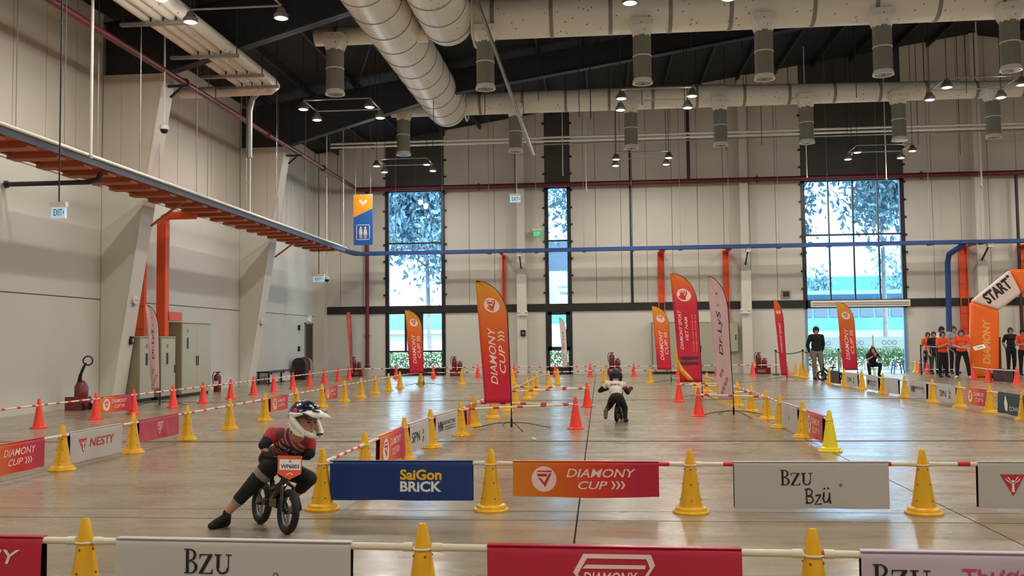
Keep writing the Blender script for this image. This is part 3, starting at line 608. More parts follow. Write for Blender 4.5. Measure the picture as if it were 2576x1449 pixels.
def vtray(x0, x1, y, z0, z1, label, m=M_ORANGE, axis='Y'):
    o = thing('cable_riser', label, 'cable tray', ((x0+x1)/2, y, z0)); hw = (x1-x0)/2
    MB().box((-hw, 0, 0), (hw, .03, z1-z0)).build('back', m, o)
    for s in (-1, 1): MB().box((s*hw-.015, -.1, 0), (s*hw+.015, .03, z1-z0)).build('side_rail', m, o)
    for z in np.arange(.25, z1-z0, .6): MB().box((-hw, -.03, z), (hw, 0, z+.04)).build('rung', m, o)
    return o
for i, (px, wd, z0, lab) in enumerate(((1268, .12, 2.2, 'narrow orange riser left of the middle column behind the big flag'), (1663, .24, 2.1, 'orange riser behind the small orange feather flag'), (1826, .22, 2.1, 'orange riser behind the pink feather flag'), (2423, .30, 1.5, 'wide orange riser beside the blue drop pipe'), (2573, .26, 1.2, 'orange riser at the right edge behind the start arch'))):
    p = atY(px, 700, 39.93); q = vtray(p.x-wd/2, p.x+wd/2, 39.93, z0, 5.08, lab); MB().box((-wd/2, -1.1, 5.0-z0), (wd/2, 0, 5.04-z0)).build('elbow', M_ORANGE, q)
# left bay orange risers
o = thing('cable_riser', 'tall orange riser with a bend at the cable ladder, above the grey cabinets', 'cable tray', (-11.6, 24.3, 1.66))
MB().box((-.12, -.1, 0), (.12, .14, 3.12)).build('riser', M_ORANGE, o); MB().tube([(0, .02, 3.05), (.03, .02, 3.16), (.16, .02, 3.22), (.9, .02, 3.22)], .11, 10).build('bend', M_ORANGE, o, True)
MB().box((-.1, 1.35, .38), (.12, .05, .62) if False else (.12, 1.36, .62)).build('stub', M_ORANGE, o) if False else MB().box((-.12, .1, .42), (.12, .95, .66)).build('stub', M_ORANGE, o)
o = thing('cable_riser', 'narrow orange riser partly hidden by the nearer column', 'cable tray', (-11.92, 23.75, 1.66)); MB().box((-.12, -.02, 0), (.10, .10, 2.9)).build('back', M_ORANGE, o)
for z in np.arange(.2, 2.8, .6): MB().box((-.12, -.05, z), (.10, -.02, z+.04)).build('rung', M_ORANGE, o)
# ---- loose hanging rods
k = 0
for (px, py, Y, lab) in ((228, 395, 17.2, 'white hanging tube over the cable ladder, left of the first column'), (629, 535, 28.5, 'white hanging rod between the two left columns'), (864, 620, 36.8, 'bent white conduit end hanging near the far left corner'), (1300, 490, 38.0, 'thin white rod above the middle exit sign'), (2470, 470, 38, 'white hanging rod with a small box right of the wide window'), (1416, 440, 37.5, 'thin rod in front of the dark panel over the narrow window'), (1475, 480, 38, 'thin grey rod right of the narrow window'), (1486, 300, 30, 'thin dark rod below the farther cross duct'), (2030, 445, 37, 'thin rod with a crossbar at the wide window'), (2230, 450, 37.2, 'white rod leaning in front of the wide window')):
    p = atY(px, py, Y); o = thing('hanging_rod', lab, 'rod', p)
    MB().cyl((0, 0, 0), (0, 0, roofz(p.x)-p.z-.05), .028 if px in (228, 2470) else .018, n=6).build('rod', M_WHITE if px not in (1486,) else M_STEELDK, o); MB().cyl((0, 0, -.03), (0, 0, .03), .035, n=8).build('end_cap', M_GALV, o)
for i in range(26):
    x = -8+i*1.55+random.uniform(-.4, .4); y = random.choice((28.5, 30.0, 35, 37)); z = random.uniform(7.9, 8.9)
    o = tag(MB().cyl((0, 0, 0), (0, 0, roofz(x)-z-.04), .012, n=5).build('hanger_wire', M_STEELDK, loc=(x, y, z)), 'thin dark wire hanging from the roof', 'wire', 'dark hanger wires under the roof')
o = thing('sprinkler_brace', 'long pale pipe slanting down in front of the cross ducts', 'pipe', atY(1342, 392, 23.9)); a0 = atY(1200, 0, 23.3)-Vector(o.location)
MB().cyl((0, 0, 0), a0, .045, n=10).build('run', M_GALV, o, True); MB().cyl(a0, a0+Vector((0, 0, 2.0)), .02, n=6).build('hanger_rod', M_STEELDK, o)
# ---- signs
def exit_sign(px, py, Y, wd, ht, txt, face, ink, label, rod=True, pos=None):
    p = pos or atY(px, py, Y); o = thing('exit_sign', label, 'exit sign', p)
    MB().box((-wd/2, -.03, -ht/2), (wd/2, .03, ht/2)).build('panel', face, o); MB().box((-wd/2-.02, -.045, ht/2), (wd/2+.02, .045, ht/2+.09)).build('housing', M_WHITE, o)
    a = Art(); a.text(txt, 0, -ht*.3, ht*.6, w=wd*.62, bold=.01, center=True); a.poly([(wd*.38, -ht*.2), (wd*.46, 0), (wd*.38, ht*.2)]); q = a.lay('lettering', ink, lambda u, v, of: (u, -.03-of, v), o); q['kind'] = 'stuff'
    if rod: MB().cyl((0, 0, ht/2+.09), (0, 0, roofz(p.x)-p.z-.05), .014, n=6).build('rod', M_STEELDK, o)
    return o
M_SIGNW = mat('sign_white_lit', (190, 226, 240), .4, emit=.35); M_SIGNG = mat('sign_green_lit', (20, 170, 90), .4, emit=.6); M_INKB = mat('sign_blue_ink', (30, 80, 140), .5)
exit_sign(148, 535, 16.2, .26, .20, 'EXIT', M_SIGNW, M_INKB, 'hanging white EXIT sign below the cable ladder at left')
exit_sign(1296, 501, 37.8, .42, .26, 'EXIT', M_SIGNW, M_INKB, 'hanging white EXIT sign high beside the middle column')
exit_sign(802, 702, 34.5, .42, .2, 'EXIT', M_SIGNW, M_INKB, 'hanging white exit sign near the far left corner')
exit_sign(1351, 588, 39.7, .34, .26, 'EXIT', M_SIGNG, M_SIGNW, 'green exit sign on the far wall left of the narrow window', rod=False)
o = exit_sign(778, 800, 38, .3, .14, 'EXIT', M_SIGNW, M_INKB, 'small lit sign above the dark doorway', rod=False, pos=Vector((XL+.06, 38.6, 2.42))); o.rotation_euler = (0, 0, math.pi/2)
# toilet banner
o = thing('hanging_sign', 'orange and blue hanging sign with an arrow and restroom figures', 'sign', (-9.1, 36, 5.2))
MB().box((-.375, -.02, 0), (.375, .02, 2.0)).build('panel', mat('sign_blue', (28, 98, 178), .5), o)
S = lambda u, v, of: (u, -.02-of, v)
Art().poly([(-.375, 1.08), (.375, 1.42), (.375, 1.98), (-.375, 1.98)]).lay('orange_field', mat('sign_orange', (244, 158, 40), .5), S, o)
a = Art(); a.poly([(-.17, 1.72), (-.10, 1.79), (0, 1.66), (0, 1.54)]); a.poly([(0, 1.54), (0, 1.66), (.10, 1.79), (.17, 1.72)]); a.lay('arrow', M_WHITE, S, o, .005)
a = Art()
for q in ([(-.27, .2), (.27, .2), (.27, .23), (-.27, .23)], [(-.27, .77), (.27, .77), (.27, .8), (-.27, .8)], [(-.27, .2), (-.24, .2), (-.24, .8), (-.27, .8)], [(.24, .2), (.27, .2), (.27, .8), (.24, .8)]): a.poly(q)
q = a.lay('frame_line', M_WHITE, S, o, .005); q['kind'] = 'stuff'
for sx, sk in ((-.09, 0), (.09, 1)):
    a = Art(); a.disc(sx, .68, .042, 14); a.poly([(sx-.065, .42), (sx+.065, .42), (sx+.06, .63), (sx-.06, .63)] if not sk else [(sx-.085, .40), (sx+.085, .40), (sx+.045, .63), (sx-.045, .63)]); a.poly([(sx-.045, .26), (sx-.01, .26), (sx-.01, .42), (sx-.045, .42)]); a.poly([(sx+.01, .26), (sx+.045, .26), (sx+.045, .42), (sx+.01, .42)])
    q = a.lay('figure', M_WHITE, S, o, .005); q['kind'] = 'stuff'
for x in (-.3, .3): MB().cyl((x, 0, 2.0), (x, 0, roofz(-9.1)-5.3), .008, n=5).build('rod', M_GALV, o)
# ---- cameras, sirens, switch boxes
def camera_dome(pos, label, rod=0):
    o = thing('security_camera', label, 'camera', pos); MB().lathe([(.0, -.10), (.06, -.085), (.09, -.03), (.09, .0)], 16).build('dome', M_BLKMET, o, True); MB().lathe([(.10, 0), (.11, .03), (.10, .10), (.03, .13)], 16).build('housing', M_WHITE, o, True)
    if rod: MB().cyl((0, 0, .1), (0, 0, rod), .022, n=8).build('pole', M_WHITE, o)
p = atY(413, 326, 21.4); camera_dome(p, 'white dome camera hanging on a pole before the first column', roofz(p.x)-p.z-.1)
p = atY(822, 703, 36); camera_dome(p, 'small dome camera beside the far left exit sign', roofz(p.x)-p.z-.1)
def alarm(pos, label):
    o = thing('alarm_bell', label, 'alarm', pos); MB().cyl((0, 0, 0), (.05, 0, 0), .11, n=18).build('gong', M_WHITE, o, True); MB().cyl((.05, 0, 0), (.11, 0, 0), .05, .03, n=12).build('strobe', M_WHITE, o, True); MB().box((-.01, -.05, -.16), (.04, .05, -.1)).build('bracket', M_GALV, o)
def colx(z): return -11.79+1.25*z/8.08
alarm((colx(2.55), 22.35, 2.55), 'round white alarm bell on the nearer left column'); alarm((colx(2.2), 31.3, 2.2), 'round white alarm bell on the farther left column')
for q, lab in (((colx(1.55), 22.5, 1.55), 'small dark call point on the nearer left column'), ((XL+.01, 37.3, 2.05), 'small dark box on the wall left of the doorway'), ((XL+.01, 37.3, 1.2), 'small switch plate on the wall left of the doorway')):
    o = thing('call_point', lab, 'switch box', q); MB().box((0, -.07, -.1), (.06, .07, .1)).build('case', M_BLKMET, o); MB().box((.06, -.04, -.04), (.07, .04, .04)).build('button', M_GALV, o)
for px, py, lab in ((1316, 838, 'small dark call point on the middle far column'),):
    p = atY(px, py, D-.5); o = thing('call_point', lab, 'switch box', p); MB().box((-.1, -.05, -.13), (.1, .0, .13)).build('case', M_BLKMET, o); MB().box((-.04, -.06, -.04), (.04, -.05, .04)).build('button', M_GALV, o)
for px, py, lab in ((1315, 790, 'twin emergency lamp on the middle far column'), (1874, 785, 'twin emergency lamp on the far column behind the pink flag')):
    p = atY(px, py, D-.52); o = thing('emergency_light', lab, 'emergency light', p); MB().box((-.22, -.06, -.06), (.22, .0, .06)).build('case', M_WHITE, o)
    for s in (-1, 1): MB().sphere((s*.15, -.08, .09), .06, 10, 6).build('spotlight', M_WHITE, o, True)
p = atY(1977, 740, D-.05); o = thing('wall_vent', 'small dark square vent on the far wall left of the wide window', 'vent', p); MB().box((-.18, -.05, -.15), (.18, 0, .15)).build('frame', M_CABDK, o); MB().box((-.12, -.06, -.1), (.12, -.05, .1)).build('grille', M_BLACK, o)
# ================================================================== RACE COURSE
def cone_meshes(m, tag_, tier):
    body = MB().lathe([(.100, .045), (.088, .10), (.060, .28), (.034, .45), (.024, .505), (.018, .52), (.010, .515), (.008, .46)], 22).mesh(tag_+'_body', m, True)
    if tier: base = MB().lathe([(.150, 0), (.152, .012), (.146, .022), (.132, .026), (.130, .042), (.122, .052), (.098, .058), (.09, .07)], 22).mesh(tag_+'_base', m, True)
    else: base = MB().lathe([(.145, 0), (.148, .014), (.140, .024), (.112, .030), (.100, .045), (.095, .06)], 8).mesh(tag_+'_base', m, False)
    st = MB()
    for z, k, off in ((.11, 4, .4), (.24, 4, .4), (.36, 4, .4)):
        r = np.interp(z, [.045, .1, .28, .45], [.1, .088, .06, .034])
        for i in range(k): a = off+i*math.pi/2; st.sphere((r*math.cos(a), r*math.sin(a), z), .007, 6, 4)
    return body, base, st
b1, b2, s1 = cone_meshes(M_YEL, 'yellow_cone', True); CY = (b1, b2, s1.mesh('studs', mat('stud_dark', (120, 84, 20), .5)))
b1, b2, s1 = cone_meshes(M_YEL2, 'bright_cone', True); CY2 = (b1, b2, s1.mesh('studs', M_WHITE))
b1, b2, s1 = cone_meshes(M_OCONE, 'orange_cone', False); CO = (b1, b2, s1.mesh('studs', mat('stud_pale', (255, 180, 150), .5)))
def cone(x, y, label, group, kind=CY):
    o = thing('traffic_cone', label, 'traffic cone', (x, y, 0), random.uniform(0, 1.5), group)
    put('body', kind[0], o); put('base', kind[1], o); q = put('studs', kind[2], o); q['kind'] = 'stuff'
    return o
band_me = MB().cyl((-.05, 0, 0), (.05, 0, 0), .0185, n=12).mesh('red_band', M_PVCRED, True)
ring_me = MB().tube(ring_pts((0, 0, 0), (0, 0, 1), .048, 16), .006, 6, True).mesh('ring', M_PVC, True)
ZP = .40
def pole(a, b, label, group, bands=None, r=.0165, z=ZP, gap=.06, rings=True):
    a = Vector((a[0], a[1], z)); b = Vector((b[0], b[1], z)); d = b-a; L = d.length; mid = (a+b)/2
    o = thing('barrier_pole', label, 'barrier pole', mid, math.atan2(d.y, d.x), group)
    MB().cyl((-L/2+gap, 0, 0), (L/2-gap, 0, 0), r, n=12).build('tube', M_PVC, o, True)
    n = max(2, int(L/.34)); bs = bands if bands is not None else [(-L/2+.18+(L-.36)*i/(n-1)) for i in range(n)]
    for t in bs: put('red_band', band_me, o, (t, 0, 0))
    for s in (-1, 1):
        if rings: put('ring', ring_me, o, (s*(L/2), 0, -.005))
        MB().cyl((s*(L/2-.05), 0, 0), (s*(L/2-.10), 0, 0), r+.004, n=10).build('end_cap', M_PVC, o, True)
    return o
OR_RED = [(0, (226, 130, 36)), (.30, (226, 106, 32)), (.55, (222, 62, 36)), (.85, (196, 34, 62)), (1, (192, 32, 66))]
M_GRADB = grad_mat('print_orange_to_crimson', OR_RED, 'X', .4)
M_GRADF = grad_mat('print_flag_crimson_to_orange', [(0, (208, 24, 62)), (.22, (214, 30, 56)), (.42, (226, 70, 34)), (.7, (228, 112, 26)), (1, (226, 158, 40))], 'Y', .55)
M_CRIM = mat('print_crimson', (190, 26, 58), .28, coat=.3); M_NAVYB = mat('print_navy', (24, 58, 124), .4); M_GREYB = mat('print_silver_white', (196, 190, 184), .5); M_LAV = mat('print_lavender', (196, 178, 192), .45); M_GREENB = mat('print_dark_green', (28, 48, 44), .45); M_BROWNB = mat('print_dark_brown', (70, 52, 56), .45)
M_INKW = mat('ink_white', (246, 226, 214), .5); M_INKK = mat('ink_black', (24, 22, 22), .5); M_INKR = mat('ink_red', (200, 48, 50), .5); M_INKY = mat('ink_yellow', (246, 196, 40), .5); M_INKP = mat('ink_pale_pink', (250, 214, 206), .5); M_INKPU = mat('ink_raspberry', (196, 66, 104), .5); M_INKPW = mat('ink_pure_white', (240, 240, 240), .5)
def split_lay(art, name, m, surf, parent, off=.004):
    """every letter of large print is a part of its own"""
    n = len(art.v); p = list(range(n))
    def find(i):
        while p[i] != i: p[i] = p[p[i]]; i = p[i]
        return i
    for f in art.f:
        for i in f[1:]: p[find(i)] = find(f[0])
    grp = {}
    for f in art.f: grp.setdefault(find(f[0]), []).append(f)
    for fs in grp.values():
        idx = sorted({i for f in fs for i in f}); mp = {i: k for k, i in enumerate(idx)}
        b = MB(); b.v = [tuple(surf(art.v[i][0], art.v[i][1], off)) for i in idx]; b.f = [tuple(mp[i] for i in f) for f in fs]; b.build(name, m, parent)
def small(art, m, surf, o, off=.004, name='print'):
    if art.v: q = art.lay(name, m, surf, o, off); q['kind'] = 'stuff'
def banner(a, b, zb, m, label, art=None, face=-1, zt=ZP+.022, seed=0, group=None, sag=.0, back=M_BLKMET):
    """cloth sleeve over a pole from a to b; face -1 looks to the right-hand side of a->b"""
    a = Vector((a[0], a[1], 0)); b = Vector((b[0], b[1], 0)); d = b-a; L = d.length; H = zt-zb
    o = thing('course_banner', label, 'banner', (a.x, a.y, zb), math.atan2(d.y, d.x), group); rg = random.Random(seed); ph = rg.uniform(0, 6)
    def surf(u, v, off):
        k = 1-v/H if H else 0
        yw = .012*k*math.sin(u*5.2/L*2+ph)+.006*k*math.sin(u*17/L+ph*2)+.020*(1-k)*0
        top = max(0, (v-(H-.04))/.04); yy = -.024*math.sqrt(max(0, 1-top*top)) if v > H-.04 else -.024
        return Vector((u, face*-1*(yy+yw)-off*(1 if face < 0 else -1)*1.0 if face > 0 else yy+yw-off, v-sag*k*math.sin(math.pi*u/L)))
    if face > 0:
        def surf(u, v, off):      # art reads from the other side: u runs from b to a
            k = 1-v/H; yw = .012*k*math.sin(u*5.2/L*2+ph); return Vector((L-u, .024+yw+off, v-sag*k*math.sin(math.pi*u/L)))
    nu = 26; vv = list(np.linspace(0, H-.045, 7))+[H-.034, H-.024, H-.016, H-.009, H-.003, H]; nv = len(vv)-1; bm = MB(); uv = []
    for v_ in vv:
        for i in range(nu+1): bm.v.append(tuple(surf(L*i/nu, v_, 0))); uv.append((i/nu, v_/H))
    for j in range(nv):
        for i in range(nu): bm.f.append((j*(nu+1)+i, j*(nu+1)+i+1, (j+1)*(nu+1)+i+1, (j+1)*(nu+1)+i))
    bm.uv = uv; bm.build('front_cloth', m, o, True)
    bk = MB(); s = 1 if face < 0 else -1
    for j in range(5):
        for i in range(13): p = surf(L*i/12, H*j/4, 0); k = 1-j/4; bk.v.append((p.x, s*(.022+.012*k*math.sin(i+ph)), H*j/4))
    bk.v += []
    for j in range(4):
        for i in range(12): bk.f.append((j*13+i, (j+1)*13+i, (j+1)*13+i+1, j*13+i+1))
    bk.build('back_cloth', back, o, True)
    tf = MB().box((0, -.024, H-.004), (L, .024, H+.002)); tf.uv = [(q[0]/L if face < 0 else 1-q[0]/L, .9) for q in tf.v]; tf.build('top_fold', m, o)
    if art: art(o, surf, L, H)
    return o
# ---- printed designs
def art_cup(o, S, L, H, k=1.0, big=True):
    c = Art().disc(L*.215, H*.5, H*.36); c.lay('roundel', M_INKP, S, o, .003)
    q = shield(Art(), L*.215, H*.52, H*.44); small(q, M_INKR, S, o, .005, 'badge')
    t = Art().text('DIAMONY', L*.37, H*.56, H*.24, w=L*.475, bold=.012, shear=.25); t.text('CUP', L*.45, H*.24, H*.22, w=L*.20, bold=.012, shear=.25); chevrons(t, L*.675, H*.24, H*.22)
    split_lay(t, 'letter', M_INKP, S, o) if big else small(t, M_INKP, S, o, .004, 'lettering')
def art_cup_s(o, S, L, H): art_cup(o, S, L, H, big=False)
def art_brick(o, S, L, H):
    t = Art().text('SaiGon', L*.495, H*.52, H*.27, w=L*.29, bold=.035); split_lay(t, 'letter', M_INKY, S, o, .005)
    t = Art().text('BRiCK', L*.495, H*.22, H*.27, w=L*.29, bold=.035); split_lay(t, 'letter', M_INKPW, S, o, .005)
def art_bzu(o, S, L, H):
    split_lay(serif_bzu(Art(), L*.30, H*.50, H*.33), 'letter', M_INKK, S, o); split_lay(hand_bzu(Art(), L*.465, H*.10, H*.32), 'letter', M_INKK, S, o)
    small(Art().ring(L*.69, H*.5, .012, .004, 12), M_INKK, S, o)
def art_bzu_front(o, S, L, H):
    split_lay(serif_bzu(Art(), L*.30, H*.52, H*.35), 'letter', M_INKK, S, o); split_lay(hand_bzu(Art(), L*.47, H*.06, H*.36), 'letter', M_INKK, S, o); small(Art().ring(L*.69, H*.52, .014, .004, 12), M_INKK, S, o)
def art_lav(o, S, L, H):
    split_lay(serif_bzu(Art(), L*.045, H*.50, H*.34), 'letter', M_INKK, S, o); a = Art().ring(L*.335, H*.53, .034, .006, 18); a.text('R', L*.335, H*.47, H*.11, center=True, bold=.01); small(a, M_INKK, S, o, .004, 'mark')
    t = Art().text('Thương hiệu', L*.40, H*.55, H*.27, w=L*.52, bold=.012); split_lay(t, 'letter', M_INKPU, S, o)
def bird(o, S, x, y, s):
    Art().poly([(x-s*.62, y+s*.5), (x+s*.62, y+s*.5), (x, y-s*.62)]).lay('emblem', M_INKR, S, o, .003)
    a = Art(); a.poly([(x-.08*s, y-.40*s), (x+.08*s, y-.40*s), (x+.05*s, y+.05*s), (x-.05*s, y+.05*s)])
    for sg in (-1, 1):
        a.poly([(x+sg*.04*s, y+.0*s), (x+sg*.42*s, y+.36*s), (x+sg*.30*s, y+.16*s)]); a.poly([(x+sg*.04*s, y+.02*s), (x+sg*.30*s, y+.40*s), (x+sg*.18*s, y+.34*s)])
    a.disc(x, y+.15*s, .07*s, 10); small(a, M_INKPW, S, o, .005, 'bird')
def art_nesty(o, S, L, H):
    bird(o, S, L*.22, H*.52, H*.42); t = Art().text('NESTY', L*.36, H*.40, H*.30, w=L*.46, bold=.01, shear=.12); split_lay(t, 'letter', M_INKR, S, o)
def art_badge(o, S, L, H, big=False):
    s = H*.5; x, y = L*.5, H*.5
    a = Art(); P = [(x-.55*s, y+.30*s), (x-.42*s, y+.55*s), (x+.60*s, y+.55*s), (x+.62*s, y+.42*s), (x+.10*s, y-.62*s), (x-.06*s, y-.5*s)]; Q = [(x+(p[0]-x)*.84, y+(p[1]-y)*.84+.01*s) for p in P]
    a.add(P+Q, [(i, (i+1) % 6, 6+(i+1) % 6, 6+i) for i in range(6)]); small(a, M_INKP, S, o, .003, 'badge_outline')
    small(shield(Art(), x, y+.06*s, s*.70), M_INKP, S, o, .004, 'badge')
def art_badge_front(o, S, L, H):
    s = H*.9; x, y = L*.5, H*.40
    a = Art(); P = [(x-.60*s, y+.28*s), (x-.44*s, y+.56*s), (x+.58*s, y+.56*s), (x+.64*s, y+.40*s), (x+.12*s, y-.4*s), (x-.1*s, y-.4*s)]; Q = [(x+(p[0]-x)*.88, y+(p[1]-y)*.86+.01*s) for p in P]
    a.add(P+Q, [(i, (i+1) % 6, 6+(i+1) % 6, 6+i) for i in range(6)]); small(a, M_INKP, S, o, .003, 'badge_outline')
    a = Art(); a.poly([(x-.40*s, y+.40*s), (x+.50*s, y+.40*s), (x+.49*s, y+.34*s), (x-.46*s, y+.34*s)]) ; a.poly([(x+.1*s, y-.3*s), (x+.4*s, y+.08*s), (x+.2*s, y+.08*s)]); small(a, M_INKP, S, o, .004, 'badge')
    t = Art().text('DIAMONY', x-.46*s, y+.12*s, .17*s, w=.84*s, bold=.02, shear=.3); split_lay(t, 'letter', M_INKP, S, o)
def art_pn(o, S, L, H):
    a = Art().text('SPN', L*.14, H*.3, H*.36, w=L*.36); a.text('So', L*.64, H*.5, H*.22); a.text('00', L*.64, H*.22, H*.2); small(a, M_INKK, S, o, .004, 'lettering')
def art_lines(o, S, L, H):
    a = Art().text('VM', L*.10, H*.3, H*.4, bold=.03, shear=.3); a.text('BIKE FACTORY', L*.36, H*.52, H*.16, w=L*.5, bold=.01)
    for i in range(2): a.poly([(L*.36, H*(.42-.1*i)), (L*.86, H*(.42-.1*i)), (L*.86, H*(.45-.1*i)), (L*.36, H*(.45-.1*i))])
    small(a, M_INKK, S, o, .004, 'lettering')
def art_bottle(o, S, L, H):
    a = Art().poly([(L*.2, H*.15), (L*.27, H*.15), (L*.29, H*.5), (L*.26, H*.72), (L*.25, H*.86), (L*.22, H*.86), (L*.21, H*.72), (L*.18, H*.5)]); a.text('COWAY', L*.34, H*.2, H*.2, w=L*.4); small(a, M_INKPW, S, o, .004, 'lettering')
def art_x(o, S, L, H): small(Art().text('QiQi', L*.40, H*.35, H*.2), M_BOARDINK, S, o, .004, 'lettering')
# ---- front row
YF = 4.86; FX = [-4.7, -2.77, -.92, 1.01, 2.95]
gF = 'yellow cones of the front barrier'; gP = 'barrier poles of the front row'
fn = ['off the left edge', 'left of the large white banner', 'between the white and crimson banners', 'between the crimson and lavender banners', 'off the right edge']
fy = [4.98, 4.93, 4.85, 4.78, 4.72]
for x, y, n in zip(FX, fy, fn): cone(x, y, 'large yellow cone in the front row, %s' % n, gF)
for i in range(4): pole((FX[i], fy[i]), (FX[i+1], fy[i+1]), ['white pole at the front left corner', 'white pole behind the large white banner in front', 'red banded white pole behind the front crimson banner', 'white pole at the front right corner'][i], gP, bands=[[], [.72], [-.70, .62], [-.9]][i], r=.019)
def on(px, py=None, Y=None, ya=None, yb=None, xa=None, xb=None): pass
def lerp_row(px, A, B, yr):
    """point of the line A-B on the floor plan that the sight line through column px meets"""
    d = ray(px, yr); A = Vector(A[:2]); B = Vector(B[:2]); e = B-A
    t = (A.y*d[0]-A.x*d[1])/(e.x*d[1]-e.y*d[0]); return (A+e*t)
def fb_(i, px0, px1, zb, m, label, art, seed, **k):
    A, B = (FX[i], fy[i]), (FX[i+1], fy[i+1]); banner(lerp_row(px0, A, B, 1385) if px0 is not None else A, lerp_row(px1, A, B, 1385) if px1 is not None else B, zb, m, label, art, seed=seed, **k)
banner((-4.5, 4.97), lerp_row(112, (FX[0], fy[0]), (FX[1], fy[1]), 1385), .10, M_CRIM, 'crimson banner at the lower left corner', lambda o, S, L, H: split_lay(Art().text('DIAMONY', L*.42, H*.55, H*.24, w=L*.5, bold=.012, shear=.25), 'letter', M_INKP, S, o), seed=1)
fb_(1, 297, 886, .06, M_GREYB, 'large white banner with black lettering across the lower left', art_bzu_front, 2)
fb_(2, 1227, 1865, .06, M_CRIM, 'large glossy crimson banner with a pale shield badge at the bottom', art_badge_front, 3)
fb_(3, 2163, 2800, .05, M_LAV, 'lavender banner with black and raspberry lettering at the lower right', art_lav, 4)
# ---- second row
R1 = [(-2.43, 8.16), (-.95, 8.15), (.73, 8.10), (2.61, 8.12), (4.5, 8.12)]
for i, q in enumerate(R1): cone(q[0], q[1], 'large yellow cone in the second barrier row, %s' % ['left of the navy banner', 'between the navy and orange banners', 'between the orange and white banners', 'right of the white banner', 'off the right edge'][i], 'yellow cones of the second barrier')
for i in range(4): pole(R1[i], R1[i+1], 'white pole carrying the %s banner in the second row' % ['navy', 'orange to crimson', 'white lettered', 'right-hand bird emblem'][i], 'barrier poles of the second row', bands=[[], [.62], [-.62, .64], [-.62, .5]][i], r=.0175)
def rb(i, p0, p1, zb, m, label, art, seed, **k): banner(lerp_row(p0, R1[i], R1[i+1], 1168), lerp_row(p1, R1[i], R1[i+1], 1168), zb, m, label, art, seed=seed, **k)
rb(0, 832, 1190, .085, M_NAVYB, 'navy banner with yellow and white lettering beside the rider', art_brick, 5, back=M_NAVYB)
rb(1, 1291, 1657, .13, M_GRADB, 'orange to crimson banner with roundel in the second row', art_cup, 6, sag=.012, back=M_CRIM)
rb(2, 1845, 2233, .04, M_GREYB, 'white banner with black lettering in the second row', art_bzu, 7)
rb(3, 2457, 2850, .05, M_GREYB, 'white banner with a red bird emblem at the right edge', art_nesty, 8)
# ---- left yellow row
LY = [7.2, 8.9, 10.6, 12.28, 13.95, 15.62, 17.3, 19.15, 20.95, 22.85, 24.45, 26.05, 27.7, 29.3]; LXx = -6.25
LR = [(LXx, y) for y in LY]+[(-6.0, 31.4)]
for i, q in enumerate(LR): cone(q[0], q[1], '%s yellow cone from the front along the left lane' % ORD[i], 'yellow cones of the left lane')
for i in range(len(LR)-1): pole(LR[i], LR[i+1], '%s striped pole from the front along the left lane of yellow cones' % ORD[i], 'striped poles of the left lane', bands=[] if i in (0,) else ([-.55] if i == 1 else ([.5] if i == 2 else None)))
def lrow(x, p0, p1, zb, m, label, art, seed, y0=0, **k):
    a = lerp_row(p0, (x, 5), (x, 35), 1090); b = lerp_row(p1, (x, 5), (x, 35), 1090); banner(a, b, zb, m, label, art, seed=seed, **k)
banner((LXx, 8.98), lerp_row(108, (LXx, 5), (LXx, 35), 1100), .10, M_GRADB, 'orange to crimson banner at the left edge of the left lane', art_cup, 9, back=M_CRIM) if False else banner((LXx, 9.02), tuple(lerp_row(108, (LXx, 5), (LXx, 35), 1100)), .10, M_GRADB, 'orange to crimson banner at the left edge of the left lane', art_cup, seed=9, back=M_CRIM)
lrow(LXx, 172, 304, .06, M_GREYB, 'white banner with a red bird emblem in the left lane', art_nesty, 10)
lrow(LXx, 346, 446, .12, M_CRIM, 'crimson banner with an outlined shield in the left lane', art_badge, 11)
lrow(LXx, 678, 721, .14, M_GRADB, 'small orange and crimson banner behind the rider in the left lane', art_cup_s, 12, back=M_CRIM)
lrow(LXx, 815, 847, .13, M_GRADB, 'farthest small orange and crimson banner in the left lane', art_cup_s, 13, back=M_CRIM)
# ---- far yellow row
FY = [(-4.6, 31.35), (-2.9, 31.3), (-1.4, 31.0), (.12, 32.6), (1.62, 31.8), (3.1, 31.5)]
for i, q in enumerate(FY): cone(q[0], q[1], '%s yellow cone from the left in the far cross row' % ORD[i], 'yellow cones of the far cross row')
prev = LR[-1]
for i, q in enumerate(FY): pole(prev, q, '%s striped pole from the left in the far row of yellow cones' % ORD[i], 'striped poles of the far yellow row'); prev = q
# ---- middle-left row
MR = [(-2.43, 9.66), (-2.41, 11.55), (-2.33, 12.9), (-2.15, 14.5), (-2.15, 16.0), (-2.02, 17.7), (-1.95, 19.5), (-1.92, 21.5), (-1.83, 23.5), (-1.83, 25.4), (-1.83, 27.2), (-1.6, 29.2)]
for i, q in enumerate(MR): cone(q[0], q[1], '%s yellow cone from the front along the middle lane' % ORD[i], 'yellow cones of the middle lane')
prev = R1[0]
for i, q in enumerate(MR): pole(prev, q, '%s striped pole from the front along the middle lane of yellow cones' % ORD[i], 'striped poles of the middle lane', bands=([-.3, -.05, .2, .45] if i < 2 else None)); prev = q
def mrow(i, p0, p1, zb, m, label, art, seed, **k): banner(lerp_row(p0, MR[i], MR[i+1], 1090), lerp_row(p1, MR[i], MR[i+1], 1090), zb, m, label, art, seed=seed, **k)
mrow(0, 951, 1012, .07, M_GRADB, 'orange to crimson banner nearest the front in the middle lane', art_cup, 14, back=M_CRIM)
mrow(1, 1026, 1074, .06, M_GREYB, 'white banner with sketchy black letters in the middle lane', art_pn, 15)
mrow(2, 1092, 1148, .07, M_GREYB, 'white banner with a black bike shop print in the middle lane', art_lines, 16)
